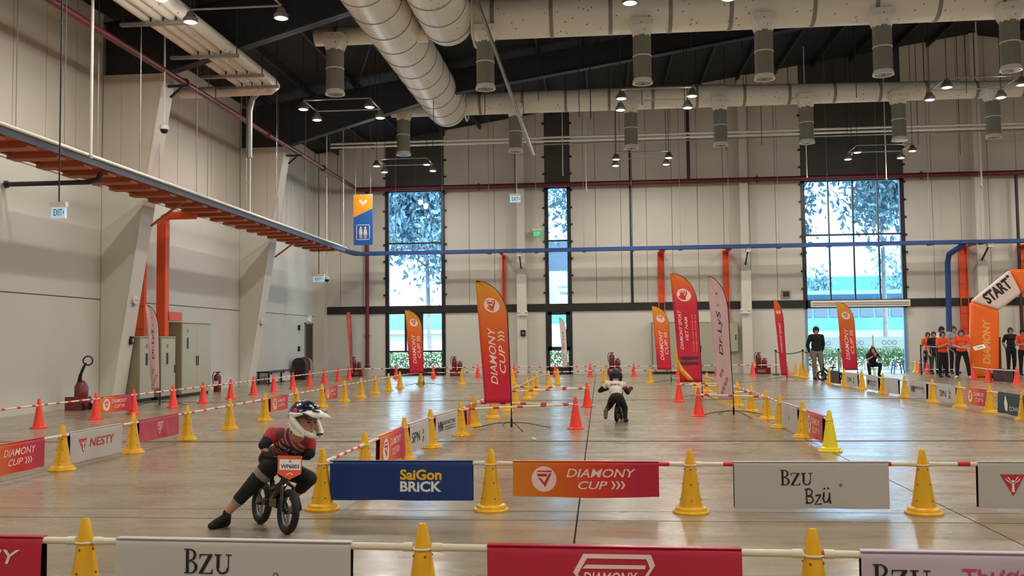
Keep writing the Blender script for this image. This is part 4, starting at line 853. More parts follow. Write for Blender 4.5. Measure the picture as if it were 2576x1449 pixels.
mrow(3, 1171, 1181, .10, M_GRADB, 'slim orange banner behind the fourth middle lane cone', None, 17, back=M_CRIM)
# ---- right lane row
RR = [(2.88, 12.45), (2.9, 14.15), (2.86, 15.68), (2.91, 17.25), (2.92, 19.0), (2.88, 20.6), (2.90, 22.4), (2.90, 24.2), (2.86, 26.2), (2.8, 28.3)]
for i, q in enumerate(RR): cone(q[0], q[1], ('bright yellow cone with white studs at the front of the right lane' if i == 0 else '%s yellow cone from the front along the right lane' % ORD[i]), 'yellow cones of the right lane', CY2 if i == 0 else CY)
for i in range(1, len(RR)-1): pole(RR[i], RR[i+1], '%s striped pole from the front along the right lane of yellow cones' % ORD[i-1], 'striped poles of the right lane')
pole(RR[0], RR[1], 'white pole under the crimson banner at the front of the right lane', 'striped poles of the right lane', bands=[])
def rrow(i, p0, p1, zb, m, label, art, seed, **k): banner(lerp_row(p0, RR[i+1], RR[i], 1060), lerp_row(p1, RR[i+1], RR[i], 1060), zb, m, label, art, seed=seed, **k)
rrow(0, 2032, 2074, .07, M_GRADB, 'crimson and orange banner beside the bright yellow cone', art_cup_s, 18, back=M_CRIM)
rrow(1, 1970, 2010, .05, M_GREYB, 'plain white banner in the right lane', art_x, 19)
# ---- far right row
RF = [(7.12, 16.9), (7.2, 18.5), (7.2, 20.0), (7.18, 21.5), (7.15, 23.3), (7.05, 24.7), (7.12, 26.9), (7.05, 28.5), (7.05, 30.3), (7.35, 33.4), (7.15, 34.2), (7.2, 35.2), (7.2, 36.1)]
for i, q in enumerate(RF): cone(q[0], q[1], '%s yellow cone from the front along the far right lane' % ORD[i], 'yellow cones of the far right lane')
for i in range(8): pole(RF[i], RF[i+1], '%s pole from the front along the far right lane of yellow cones' % ORD[i], 'poles of the far right lane', bands=[])
def frow(i, p0, p1, zb, m, label, art, seed, **k): banner(lerp_row(p0, RF[i+1], RF[i], 980), lerp_row(p1, RF[i+1], RF[i], 980), zb, m, label, art, seed=seed, **k)
frow(0, 2513, 2600, .05, M_GREENB, 'dark green banner with a pale bottle print at the right edge', art_bottle, 20)
frow(1, 2432, 2489, .10, M_GRADB, 'orange to crimson banner in the far right lane', art_cup_s, 21, back=M_CRIM)
frow(2, 2360, 2407, .06, M_GREYB, 'white banner with sketchy letters in the far right lane', art_pn, 22)
frow(3, 2290, 2333, .05, M_GREYB, 'creased white banner in the far right lane', art_lines, 23)
frow(4, 2229, 2262, .05, M_GREYB, 'plain pale banner in the far right lane', None, 24)
frow(5, 2182, 2212, .05, M_GREYB, 'white banner with a black print before the crouching person', art_lines, 25)
frow(6, 2131, 2160, .05, M_GREYB, 'white banner with dark print before the doorway flag', art_pn, 26)
frow(7, 2092, 2114, .05, M_BROWNB, 'dark brown banner beside the black jacketed person', None, 27)
# ---- orange cones
OL = [(-9.85, 12.6), (-9.85, 14.3), (-9.85, 15.95), (-9.8, 17.75), (-9.72, 19.1), (-9.70, 20.9), (-9.68, 22.5), (-9.66, 24.2), (-9.70, 25.95), (-9.72, 27.65), (-9.68, 29.3), (-9.7, 31.1), (-9.72, 32.85), (-9.7, 34.6), (-9.75, 36.3)]
for i, q in enumerate(OL): cone(q[0], q[1], '%s orange cone from the front beside the left wall' % ORD[i], 'orange cones beside the left wall', CO)
for i in range(len(OL)-1): pole(OL[i], OL[i+1], '%s striped pole from the front along the wall row of orange cones' % ORD[i], 'striped poles of the orange wall row')
a = lerp_row(237, (-9.8, 17.75), (-9.72, 19.1), 1010); b = lerp_row(312, (-9.8, 17.75), (-9.72, 19.1), 1010)
banner((-9.8, 17.83), (-9.73, 18.98), .10, M_GRADB, 'orange to crimson banner between orange cones before the wall extinguisher', art_cup_s, seed=28, back=M_CRIM)
OFX = [(-8.0, 36.8), (-6.56, 37.0), (-4.83, 37.3), (-3.38, 37.2), (-1.78, 37.2), (-.41, 37.2), (1.27, 37.0), (2.95, 36.9), (4.42, 37.1), (5.78, 37.1), (7.05, 37.1)]
for i, q in enumerate(OFX): cone(q[0], q[1], '%s orange cone from the left in the row before the far wall' % ORD[i], 'orange cones before the far wall', CO)
prev = OL[-1]
for i, q in enumerate(OFX): pole(prev, q, '%s striped pole from the left before the far wall' % ORD[i], 'striped poles before the far wall'); prev = q
OM = [(-.42, 15.55), (-.30, 20.6), (1.78, 22.2), (1.80, 18.0)]
for q, l in zip(OM, ('nearer orange cone at the gate left of the far rider', 'farther orange cone at the gate left of the far rider', 'farther orange cone at the gate right of the far rider', 'nearer orange cone at the gate right of the far rider')): cone(q[0], q[1], l, 'orange gate cones', CO)
for a, b, l in ((MR[3], OM[0], 'nearer gate pole under the big orange flag'), (MR[4], OM[0], 'farther gate pole under the big orange flag'), (MR[6], OM[1], 'nearer gate pole left of the far rider'), (MR[7], OM[1], 'farther gate pole left of the far rider'), (OM[3], RR[3], 'nearer gate pole under the pink flag'), (OM[3], RR[4], 'farther gate pole under the pink flag'), (OM[2], RR[5], 'nearer gate pole right of the far rider'), (OM[2], RR[6], 'farther gate pole right of the far rider')): pole(a, b, l, 'gate poles')
for px, py, kd, l in ((2284, 934, CY2, 'pale yellow cone by the doorway right of the blue stool'), (2308, 936, CY, 'yellow cone by the crowd railing'), (2318, 938, CO, 'orange cone by the crowd railing'), (2337, 941, CO, 'orange cone left of the orange shirted staff'), (2454, 955, CO, 'orange cone at the foot of the start arch'), (2492, 962, CO, 'orange cone right of the start arch leg'), (2564, 968, CO, 'orange cone at the right edge')):
    p = fl(px, py); cone(p.x, p.y+.14, l, 'cones of the start area', kd)
for (a, b, l) in (((2284, 934), (2308, 936), 'white pole by the doorway cones'), ((2318, 938), (2337, 941), 'white pole by the railing cones'), ((2454, 955), (2492, 962), 'white pole at the arch foot'), ((2492, 962), (2564, 968), 'white pole at the right edge of the start area')):
    A = fl(*a); B = fl(*b); pole((A.x, A.y+.14), (B.x, B.y+.14), l, 'white poles of the start area', bands=[])
A = fl(2505, 962); B = fl(2556, 966); banner((A.x, A.y+.12), (B.x, B.y+.12), .03, M_BROWNB, 'dark banner hanging from the pole by the arch', None, seed=30)
# ---- feather flags
def flag(px, pyb, ztop, label, m, art=None, W=.5, zb=.35, lean=-1, topw=.12, yaw=0.0, sweep=.12, pos=None, feet=.65, sweepx=None, seed=0):
    p = pos or fl(px, pyb); o = thing('feather_flag', label, 'feather flag', (p.x, p.y, 0), yaw); s = lean; H = ztop-zb
    sx = sweepx if sweepx is not None else .55*W
    def polex(t):     # t 0..1 along the flag: pole edge bends over towards the free side near the top
        return s*(.07*t*H*.5 + sx*(1-math.sqrt(max(0, 1-max(0, (t-.70)/.30)**2))))
    def width(t): return W*(1-.10*t) if t < .72 else W*(1-.10*.72)*max(.03, 1-((t-.72)/.28)**2.0*.97)*1.0
    free = lambda t: s*(W+.11*t*H*.5+ (.0))
    def surf(u, v, off):   # u 0..1 from free edge to pole edge, v in metres
        t = min(1, max(0, v/H)); xp = polex(t); xf = s*(W*(1-.02*t)+.075*t*H)
        if abs(xf) < abs(xp): xf = xp
        k = 1-u if s < 0 else u
        x = xp+(xf-xp)*k; y = .02*math.sin(v*4+seed)*k+.025*k*math.sin(k*5+v*2+seed)
        return Vector((x, y-off, zb+v))
    nv, nu = 44, 8; b = MB(); uv = []
    for j in range(nv+1):
        tj = 1-(1-j/nv)**1.7
        for i in range(nu+1): b.v.append(tuple(surf(i/nu, H*tj, 0))); uv.append((i/nu, tj))
    for j in range(nv):
        for i in range(nu): b.f.append((j*(nu+1)+i, j*(nu+1)+i+1, (j+1)*(nu+1)+i+1, (j+1)*(nu+1)+i))
    b.uv = uv; fo = b.build('cloth', m, o, True); so = fo.modifiers.new('thickness', 'SOLIDIFY'); so.thickness = .004; so.offset = -1
    MB().tube([(0, .005, .06), (0, .005, zb)]+[(polex(t)+.0, .008, zb+H*t) for t in 1-(1-np.linspace(.02, .998, 26))**1.7], .010, 8).build('pole', M_BLKMET, o, True)
    MB().cyl((0, 0, .02), (0, 0, .16), .018, n=10).build('socket', M_BLKMET, o, True)
    for k, a in enumerate((.15, math.pi-.15, -1.2, 1.9)):
        MB().tube([(0, 0, .10), (math.cos(a)*feet*.4, math.sin(a)*feet*.4, .085), (math.cos(a)*feet*.8, math.sin(a)*feet*.8, .03), (math.cos(a)*feet, math.sin(a)*feet, .008)], .007, 6).build('foot', M_BLKMET, o, True)
    if art: art(o, lambda x, y, off: surf(x/W if s > 0 else x/W, y, off), W, H)
    return o
def vtext(items, W, big, m, o, S, off=.006):
    """vertical lettering reading upward: items (text, offset from left, start height, letter height, length)"""
    a = Art()
    for (tx, x, y, h, L, *k) in items:
        q = Art()
        if tx == '>>>': chevrons(q, 0, 0, h)
        else: q.text(tx, 0, 0, h, w=L, bold=.012, shear=.25)
        q.rot90().move(x, y); a.add(q.v, q.f)
    (split_lay(a, 'letter', m, S, o, off) if big else small(a, m, S, o, off, 'lettering'))
def badge_round(o, S, x, y, r, off=.004):
    Art().disc(x, y, r).lay('roundel', M_INKP, S, o, off); small(shield(Art(), x, y+r*.05, r*1.2), M_INKR, S, o, off+.003, 'badge')
def art_flagcup(big=True):
    def f(o, S, W, H):
        badge_round(o, S, W*.52, H*.80, W*.28); vtext([('DIAMONY', W*.55, H*.15, W*.25, H*.47), ('CUP', W*.86, H*.24, W*.22, H*.23), ('>>>', W*.86, H*.50, W*.22, 0)], W, big, M_INKP, o, S)
    return f
flag(1287, 1078, 2.44, 'large orange to crimson feather flag on a cross stand in the middle', M_GRADF, art_flagcup(), W=.44, zb=.42, sweepx=.50)
flag(1066, 971, 2.47, 'small orange to crimson feather flag before the tall left window', M_GRADF, art_flagcup(False), W=.46, zb=.42, sweepx=.52, seed=1)
flag(1689, 963, 2.52, 'orange feather flag before the grey cabinets on the far wall', M_GRADF, art_flagcup(False), W=.44, zb=.43, sweepx=.50, seed=2)
flag(2158, 946, 2.72, 'orange to crimson feather flag before the glazed doorway', M_GRADF, art_flagcup(False), W=.52, zb=.22, sweepx=.57, seed=3)
M_GRADR = grad_mat('print_flag_crimson_orange_tip', [(0, (204, 24, 58)), (.70, (206, 26, 56)), (.84, (222, 72, 34)), (1, (232, 120, 30))], 'Y', .55)
def art_sport(o, S, W, H):
    badge_round(o, S, W*.5, H*.80, W*.30); vtext([('DIAMONY SPORT', W*.30, H*.30, W*.14, H*.36), ('VIET NAM', W*.54, H*.38, W*.13, H*.22)], W, False, M_INKP, o, S)
    for i in range(2):
        a = Art().text('chuỗi cửa hàng xe', 0, 0, W*.06, w=H*.34).rot90().move(W*(.76+.13*i), H*.28); small(a, M_INKP, S, o, .006, 'lettering')
    for i in range(2): Art().poly([(W*.1, H*(.21-.05*i)), (W*.9, H*(.21-.05*i)), (W*.9, H*(.235-.05*i)), (W*.1, H*(.235-.05*i))]).lay('dark_strip', M_BROWNB, S, o, .006)
f4 = flag(1767, 1003, 3.02, 'tall crimson feather flag with orange tip right of centre', M_GRADR, art_sport, W=.52, zb=.40, sweepx=.58, seed=4)
MB().tube([(-.56, .03, 1.35), (-.58, .03, 1.0), (-.50, .03, .7), (-.3, .03, .5), (-.05, .03, .36)], [.004, .05, .07, .06, .01], 6).build('loose_yellow_cloth', M_YEL, f4, True)
M_PINK = mat('print_pink', (214, 176, 176), .55, var=.05, scale=3)
def art_pink(o, S, W, H):
    a = Art().text('Dr.LyS', 0, 0, W*.30, w=H*.36, shear=.2).rot90().move(W*.62, H*.36); a.text('G', W*.4, H*.76, W*.14); a.disc(W*.5, H*.86, W*.05, 8); small(a, M_INKK, S, o, .006, 'lettering')
    a = Art()
    for i in range(6): a.disc(W*(.3+.12*(i % 4)), H*(.06+.035*i), W*.09, 8, ry=W*.16)
    small(a, mat('ink_mauve', (170, 110, 110), .5), S, o, .006, 'pattern')
flag(1846, 1047, 2.60, 'pale pink feather flag with black lettering on a cross stand', M_PINK, art_pink, W=.27, zb=.30, sweepx=.34, seed=5)
flag(1980, 955, 2.73, 'slim crimson feather flag left of the glazed doorway', M_GRADR, lambda o, S, W, H: (badge_round(o, S, W*.5, H*.84, W*.3), vtext([('DIAMONY SPORT', W*.6, H*.3, W*.25, H*.4)], W, False, M_INKP, o, S)), W=.20, zb=.15, sweepx=.27, seed=6)
flag(1424, 940, 2.35, 'slim white feather flag before the narrow middle window', mat('print_white_pink', (222, 206, 208), .55), art_pink, W=.20, zb=.35, sweepx=.25, seed=7, pos=Vector((atY(1428, 900, 39.2).x, 39.2, 0)), feet=.35)
flag(402, 1021, 2.36, 'pale pink feather flag before the grey cabinets at left', M_PINK, art_pink, W=.22, zb=.38, sweepx=.27, seed=8, lean=-1)
flag(890, 944, 2.70, 'very slim red and white feather flag beside the red riser pipe', mat('print_rose', (206, 90, 90), .55, var=.25, scale=2.5), None, W=.09, zb=.10, sweepx=.03, seed=9, feet=.3, pos=Vector((atY(888, 900, 38.9).x, 38.9, 0)))

o = thing('paper_scrap', 'small crumpled white scrap lying on the floor below the big orange flag', 'litter', fl(1343, 1108)); MB().sphere((0, 0, .022), .03, 7, 5, (1.3, .8, .7), (.3, .2, .4)).build('scrap', M_WHITE, o)
# ================================================================== FURNITURE AND EQUIPMENT
def cabinet(x0, x1, y0, y1, h, label, doors, m=M_CAB, z0=.08, front='+X', marks=True):
    o = thing('cabinet', label, 'cabinet', ((x0+x1)/2, (y0+y1)/2, 0)); hx, hy = (x1-x0)/2, (y1-y0)/2
    MB().box((-hx, -hy, z0), (hx, hy, h)).build('body', M_CABDK, o); MB().box((-hx+.03, -hy+.03, 0), (hx-.05, hy-.03, z0)).build('plinth', M_STEELDK, o)
    MB().box((-hx-.01, -hy-.01, h), (hx+.02, hy+.01, h+.03)).build('top', m, o)
    for i in range(doors):
        if front == '+X':
            a = -hy+.02+i*(2*hy-.04)/doors; b = a+(2*hy-.04)/doors-.008
            d = MB().box((hx, a, z0+.02), (hx+.025, b, h-.02)).build('door', m, o)
            MB().box((hx+.025, (b-.06 if i == 0 else a+.04), h*.42), (hx+.045, (b-.03 if i == 0 else a+.07), h*.55)).build('handle', M_STEELDK, d)
        else:
            a = -hx+.02+i*(2*hx-.04)/doors; b = a+(2*hx-.04)/doors-.008
            d = MB().box((a, -hy-.025, z0+.02), (b, -hy, h-.02)).build('door', m, o); MB().box(((b-.06 if i == 0 else a+.04), -hy-.045, h*.42), ((b-.03 if i == 0 else a+.07), -hy-.025, h*.55)).build('handle', M_STEELDK, d)
    if marks and front == '+X':
        a = Art(); yy = -hy+.35
        a.ring(yy, h-.22, .05, .02, 10); a.poly([(yy-.06, h-.70), (yy+.06, h-.70), (yy+.06, h-.40), (yy-.06, h-.40)]); q = a.lay('label_plate', M_BLKMET, lambda u, v, of: (hx+.025+of, u, v), o); q['kind'] = 'stuff'
    return o
cabinet(-12.05, -11.45, 22.75, 23.55, 1.62, 'low grey-green cabinet nearest the first left column', 1)
cabinet(-12.05, -11.38, 23.75, 24.60, 1.62, 'low grey-green cabinet beside the tall double cabinet', 1)
cabinet(-12.05, -11.32, 24.85, 26.80, 2.02, 'tall grey-green double-door cabinet on the left wall', 2)
for p0, p1, pt, n, lab in ((1640, 1702, 812, 2, 'grey-green wall cabinet behind the orange flag'), (1716, 1800, 812, 2, 'grey-green wall cabinet behind the crimson flag')):
    a = atY(p0, pt, 39.5); b = atY(p1, pt, 39.5); cabinet(a.x, b.x, 39.5, 39.95, a.z, lab, n, front='-Y')
a = atY(1806, 812, 39.7); b = atY(1858, 885, 39.7)
o = thing('wall_cabinet', 'grey-green cabinet hung on the far wall behind the pink flag', 'cabinet', ((a.x+b.x)/2, 39.7, b.z)); hx = (b.x-a.x)/2
MB().box((-hx, 0, 0), (hx, .26, a.z-b.z)).build('body', M_CABDK, o); d = MB().box((-hx+.02, -.02, .02), (hx-.02, 0, a.z-b.z-.02)).build('door', M_CAB, o); MB().box((hx-.12, -.04, .5), (hx-.08, -.02, .7)).build('handle', M_STEELDK, d)
def extinguisher(x, y, label, h=.62, r=.085, box=None, tilt=0, hose=1, rz=0):
    o = thing('fire_extinguisher', label, 'fire extinguisher', (x, y, 0), rz); z0 = .0
    if box:
        MB().box((-box, -.16, 0), (box, .18, .26)).build('stand_box', M_EXT, o); z0 = .0
        a = Art().text('PCCC', 0, .09, .08, center=True); q = a.lay('lettering', M_INKP, lambda u, v, of: (u, -.16-of, v), o); q['kind'] = 'stuff'; z0 = .26
        zz = [(-.10, h), (.14, h*.62)]
    else: zz = [(0, h)]
    for xx, hh in zz:
        t = thing if False else None
        b = MB().lathe([(r*.9, 0), (r, .02), (r, hh*.68), (r*.8, hh*.76), (r*.3, hh*.82), (r*.28, hh*.88), (.0, hh*.88)], 16, (xx, 0, z0)).build('cylinder', M_EXT, o, True)
        MB().box((xx-.03, -.02, z0+hh*.86), (xx+.09, .02, z0+hh*.91)).build('lever', M_BLKMET, b); MB().cyl((xx-r-.004, 0, z0+hh*.3), (xx-r-.004, 0, z0+hh*.31), .01, n=6).build('clip', M_BLKMET, b)
        MB().box((xx-r*.6, -r-.003, z0+hh*.3), (xx+r*.6, -r*.8, z0+hh*.5)).build('label_plate', M_EXT if box else M_INKP, b)
        MB().tube([(xx-.02, 0, z0+hh*.86), (xx-.11, 0, z0+hh*.9), (xx-r-.05, 0, z0+hh*.7), (xx-r-.02, 0, z0+hh*.35)], .012, 8).build('hose', M_RUBBER, b, True)
    return o
o = thing('fire_extinguisher', 'wheeled fire extinguisher with a black hose horn by the near left wall', 'fire extinguisher', (-11.55, 20.3, 0))
MB().lathe([(.13, .06), (.15, .10), (.15, .52), (.10, .62), (.05, .66), (0, .67)], 18).build('cylinder', M_EXT, o, True); MB().box((-.28, -.18, 0), (.12, .2, .30)).build('stand_box', M_EXT, o)
for s in (-1, 1): MB().cyl((.12, s*.14-.02, .08), (.12, s*.14+.02, .08), .08, n=16).build('wheel', M_RUBBER, o, True)
MB().tube([(-.02, -.05, .62), (.02, -.08, .78), (.10, -.10, .95), (.16, -.10, 1.05)], [.05, .035, .028, .02], 10).build('horn', M_RUBBER, o, True)
MB().tube(ring_pts((.20, -.10, 1.10), (.25, -1, 0), .10, 22), .016, 8, True).build('hose', M_RUBBER, o, True); MB().box((.02, -.09, .80), (.16, -.085, .92)).build('tag_plate', M_WHITE, o)
extinguisher(-11.5, 27.75, 'single red extinguisher standing right of the tall double cabinet', .66, .11, box=None); extinguisher(-10.25, 39.25, 'pair of extinguishers on a red box beside the red riser', .62, .10, .30); extinguisher(-5.95, 39.1, 'pair of extinguishers on a red box right of the tall left window', .60, .10, .26)
extinguisher(.55, 39.0, 'extinguishers on a red box against the far wall behind the far rider', .72, .11, .28); extinguisher(6.35, 38.6, 'extinguishers on a red box left of the rope posts', .66, .11, .34)
# bench, bin, doorway things
o = thing('bench', 'low black bench frame with pale panels against the left wall', 'bench', (-11.75, 33.6, 0))
MB().box((-.22, -1.3, .40), (.22, 1.5, .45)).build('seat', M_BLKMET, o)
for y in (-1.25, .05, 1.4):
    for x in (-.2, .17): MB().box((x, y, 0), (x+.05, y+.05, .40)).build('leg', M_BLKMET, o)
for y0, y1 in ((-1.15, -.05), (.2, 1.3)): MB().box((.1, y0, .06), (.13, y1, .34)).build('panel', M_WALL, o)
o = thing('litter_bin', 'round-topped dark maroon litter bin with a steel side by the doorway', 'bin', (-11.7, 36.4, 0))
pr = [(-.26, 0), (.26, 0), (.26, .62)]+[(.26*math.cos(t), .62+.24*math.sin(t)) for t in np.linspace(.2, math.pi-.2, 12)]+[(-.26, .62)]
MB().prism(pr, -.30, .30, 'Y').build('shell', mat('bin_maroon', (48, 20, 26), .35), o); MB().prism([(p[0]*1.04, p[1]*1.02) for p in pr], .30, .36, 'Y').build('rim', M_EXT, o); MB().prism([(p[0]*.96, p[1]*.98) for p in pr], .36, .72, 'Y').build('steel_body', M_SILVER, o); MB().box((-.18, -.305, .5), (.18, -.30, .7)).build('slot', M_BLACK, o)
p = fl(2250, 934); p = Vector((11.6, 38.6, 0)); o = thing('stool', 'stackable blue plastic stool in the doorway', 'stool', p)
MB().box((-.17, -.17, .40), (.17, .17, .44)).build('seat', mat('blue_plastic', (40, 70, 170), .4), o)
for sx in (-1, 1):
    for sy in (-1, 1): MB().bar((sx*.14, sy*.14, .41), (sx*.20, sy*.20, 0), .05, .03).build('leg', MATS['blue_plastic'], o)
for sx in (-1, 1): MB().bar((sx*.17, -.16, .2), (sx*.17, .16, .2), .02, .03).build('stretcher', MATS['blue_plastic'], o)
def stanchion(x, y, label, rope=None):
    o = thing('rope_post', label, 'rope post', (x, y, 0)); MB().cyl((0, 0, 0), (0, 0, .04), .15, .14, 20).build('base', M_STEELDK, o, True); MB().cyl((0, 0, .03), (0, 0, .92), .032, n=12).build('post', M_CABDK, o, True); MB().cyl((0, 0, .9), (0, 0, .97), .04, n=12).build('cap', M_BLKMET, o, True)
    if rope: MB().tube([(rope[0]*t, rope[1]*t, .90-.35*t*(1-t)) for t in np.linspace(0, 1, 9)], .016, 8).build('rope', M_RUBBER, o, True)
stanchion(6.75, 37.6, 'rope post left of the black jacketed person', (.95, -.1)); stanchion(7.75, 37.5, 'rope post just behind the black jacketed person', (.9, .6))
for x, l in ((9.55, 'thin dark post in the glazed doorway'),):
    stanchion(x, 39.4, l)
# crowd railing
o = thing('crowd_barrier', 'bent silver crowd railing in front of the spectators', 'barrier', (12.45, 36.45, 0), -.25)
MB().tube([(-.55, 0, .1), (-.55, 0, .95), (-.45, 0, 1.05), (.3, 0, 1.0), (.5, 0, .85), (.62, 0, .5), (.65, 0, .1)], .022, 8).build('frame', M_SILVER, o, True)
MB().tube([(-.55, 0, .2), (.65, 0, .2)], .016, 8).build('lower_rail', M_SILVER, o, True)
for i in range(7): MB().cyl((-.4+i*.15, 0, .2), (-.4+i*.15, 0, 1.0-.02*i), .009, n=6).build('bar', M_SILVER, o)
for x in (-.55, .65): MB().bar((x, -.25, .03), (x, .25, .03), .04, .04).build('foot', M_SILVER, o)
MB().bar((-.62, -.02, 0), (-.62, -.02, 1.12), .05, .05).build('post', M_STEELDK, o)
# inflatable start arch
o = thing('start_arch', 'orange and white inflatable start arch at the right edge', 'inflatable arch', (13.0, 33.75, 0), -.33)
M_ARCHO = mat('inflatable_orange', (255, 112, 12), .38, bump=.15, bscale=6); M_ARCHW = mat('inflatable_white', (236, 214, 202), .4, bump=.15, bscale=6); M_ARCHT = mat('inflatable_print_orange', (255, 176, 96), .45)
def puff(poly, y0, y1, name, m):
    q = MB().prism(poly, y0, y1, 'Y').build(name, m, o, True, 60); bv = q.modifiers.new('soft', 'BEVEL'); bv.width = .10; bv.segments = 3; return q
q0 = [(-.48, 0), (.42, 0), (.52, 2.28), (-.36, 2.62)]; puff(q0, 0, .85, 'leg', M_ARCHO)
puff([(-.36, 2.62), (.52, 2.28), (1.22, 2.86), (.88, 3.66)], 0, .85, 'corner', M_ARCHW)
puff([(.88, 3.66), (1.22, 2.86), (5.6, 2.86), (5.95, 3.66)], 0, .85, 'beam', M_ARCHO)
puff([(5.95, 3.66), (5.6, 2.86), (6.3, 2.28), (7.2, 2.62)], 0, .85, 'corner', M_ARCHW); puff([(6.4, 0), (7.3, 0), (7.2, 2.62), (6.3, 2.28)], 0, .85, 'leg', M_ARCHO)
ang = math.atan2(.82, 1.02); ca, sa = math.cos(ang), math.sin(ang)
a = Art().text('START', 0, 0, .40, w=.98, bold=.045, shear=.12)
split_lay(a, 'letter', M_INKK, lambda u, v, of: (.22+u*ca-v*sa, -of, 2.48+u*sa+v*ca), o, .006)
a = Art().text('DIAMONY', 0, 0, .24, w=1.55, bold=.045, shear=.2).rot90().move(.18, .45); split_lay(a, 'letter', M_ARCHT, lambda u, v, of: (u+v*.03, -of, v), o, .006)
Art().disc(.80, 3.42, .05, 12).lay('valve', M_INKK, lambda u, v, of: (u, -of, v), o, .008)
o = thing('blower', 'dark blower bag lying at the foot of the arch', 'blower', (13.05, 33.25, 0)); MB().sphere((0, 0, .09), .14, 12, 8, (1.2, .8, .62)).build('bag', M_BLKMET, o, True); MB().cyl((.1, 0, .1), (.28, .05, .1), .05, n=10).build('nozzle', M_ARCHO, o, True)
o = thing('roll_banner', 'folded dark red roll-up standing behind the arch leg', 'banner', (14.1, 35.4, 0)); MB().box((-.12, -.02, .05), (.12, .02, 1.35)).build('cloth', M_EXT, o); MB().box((-.16, -.06, 0), (.16, .06, .05)).build('base', M_STEELDK, o); MB().cyl((-.14, 0, 1.36), (.14, 0, 1.36), .015, n=8).build('top_bar', M_STEELDK, o)
# ================================================================== BIKES AND PEOPLE
M_FRAMEB = mat('bike_black', (18, 18, 20), .3, coat=.4); M_TYRE = mat('tyre', (26, 25, 25), .75); M_RIM = mat('rim_grey', (150, 150, 152), .35, .5)
def bike(label, mid, heading, lean, plate=True, sc=1.0, steer=0.0):
    o = thing('balance_bike', label, 'balance bike', mid, rot=(lean, 0, heading)); o.scale = (sc, sc, sc); WB, Rw = .265, .168
    for x, nm in ((-WB, 'rear_wheel'), (WB, 'front_wheel')):
        w_ = thing if False else None
        ty = MB().tube(ring_pts((x, 0, Rw), (0, 1, 0), Rw-.028, 36), .029, 10, True).build(nm, M_TYRE, o, True)
        MB().tube(ring_pts((x, 0, Rw), (0, 1, 0), Rw-.050, 32), .009, 8, True).build('rim', M_RIM, ty, True)
        MB().cyl((x, -.035, Rw), (x, .035, Rw), .020, n=14).build('hub', M_FRAMEB, ty, True)
        for k in range(3):
            a = k*2.094+.5; MB().bar((x, 0, Rw), (x+math.cos(a)*(Rw-.05), 0, Rw+math.sin(a)*(Rw-.05)), .016, .04).build('spoke', M_RIM if k != 1 else M_FRAMEB, ty)
    fr = MB(); fr.tube([(.185, 0, .44), (.12, 0, .36), (.02, 0, .25), (-.06, 0, .215)], [.026, .034, .036, .03], 10); fr.tube([(.17, 0, .40), (.05, 0, .34), (-.08, 0, .30)], [.02, .022, .02], 10); fr.tube([(-.05, 0, .20), (-.10, 0, .36)], .020, 10)
    for s in (-1, 1): fr.tube([(-.06, s*.02, .215), (-.15, s*.045, .20), (-WB, s*.045, Rw)], .013, 8)
    fr.build('frame', M_FRAMEB, o, True); MB().box((-.05, -.03, .17), (.09, .03, .24)).build('foot_plate', M_FRAMEB, o)
    fk = MB().tube([(.165, 0, .52), (.195, 0, .40), (.205, 0, .37)], .022, 10)
    for s in (-1, 1): fk.tube([(.203, 0, .375), (.212, s*.045, .345), (WB, s*.045, Rw)], .014, 8)
    fk.build('fork', M_FRAMEB, o, True)
    MB().tube([(-.09, 0, .33), (-.11, 0, .43)], .013, 10).build('seat_post', M_STEELDK, o, True)
    MB().sphere((-.12, 0, .445), .1, 14, 8, (1.15, .62, .28)).build('saddle', M_RUBBER, o, True)
    hb = MB().tube([(.165, 0, .52), (.15, 0, .56)], .016, 10); hb.tube([(.13, -.19, .575), (.145, -.09, .565), (.15, 0, .56), (.145, .09, .565), (.13, .19, .575)], .011, 10); hb.build('handlebar', M_FRAMEB, o, True)
    for s in (-1, 1): MB().tube([(.133, s*.12, .573), (.13, s*.20, .576)], .016, 10).build('grip', M_RUBBER, o, True)
    PZ = .488
    if plate:
        P = [(-.095, .07), (-.10, .10), (.10, .10), (.095, -.0), (.09, -.045), (0, -.085), (-.09, -.045)]
        S = lambda u, v, of: Vector((.215+of-.12*v, -u if False else u, PZ+v))
        pb = MB().prism([(p[0]*1.0, p[1]) for p in [(-.10, .095), (-.096, -.04), (0, -.085), (.096, -.04), (.10, .095)]], 0, .006, 'X')
        pb.v = [(.212+x-.12*z, y, PZ+z) for x, y, z in pb.v]; pt = pb.build('number_plate', mat('plate_orange', (240, 96, 44), .4), o)
        def SP(u, v, of): return Vector((.218+of-.12*v, u, PZ+v))
        Art().poly([(-.088, .068), (-.086, -.012), (.086, -.012), (.088, .068)]).lay('white_field', M_INKPW, SP, pt, .002)
        a = Art().text('WP6003', 0, 0, .030, w=.15, bold=.015, center=True); a.text('X', 0, .042, .022, center=True, bold=.01); q = a.lay('lettering', M_INKK, SP, pt, .004); q['kind'] = 'stuff'
        a = Art().poly([(-.03, -.045), (0, -.03), (.03, -.045), (.02, -.05), (0, -.04), (-.02, -.05)]); a.lay('mark', M_INKP, SP, pt, .004)
    return o
def capsule(a, b, r0, r1, n=14):
    m = MB(); a = Vector(a); b = Vector(b); d = b-a; L = d.length
    if L < 1e-4: return m.sphere(a, max(r0, r1), n, 8)
    prof = [(r0*math.sin(t), -r0*math.cos(t)) for t in np.linspace(0.02, math.pi/2, 5)]+[(r1*math.cos(t), L+r1*math.sin(t)) for t in np.linspace(0, math.pi/2-.02, 5)]
    return m.lathe(prof, n, a, d)
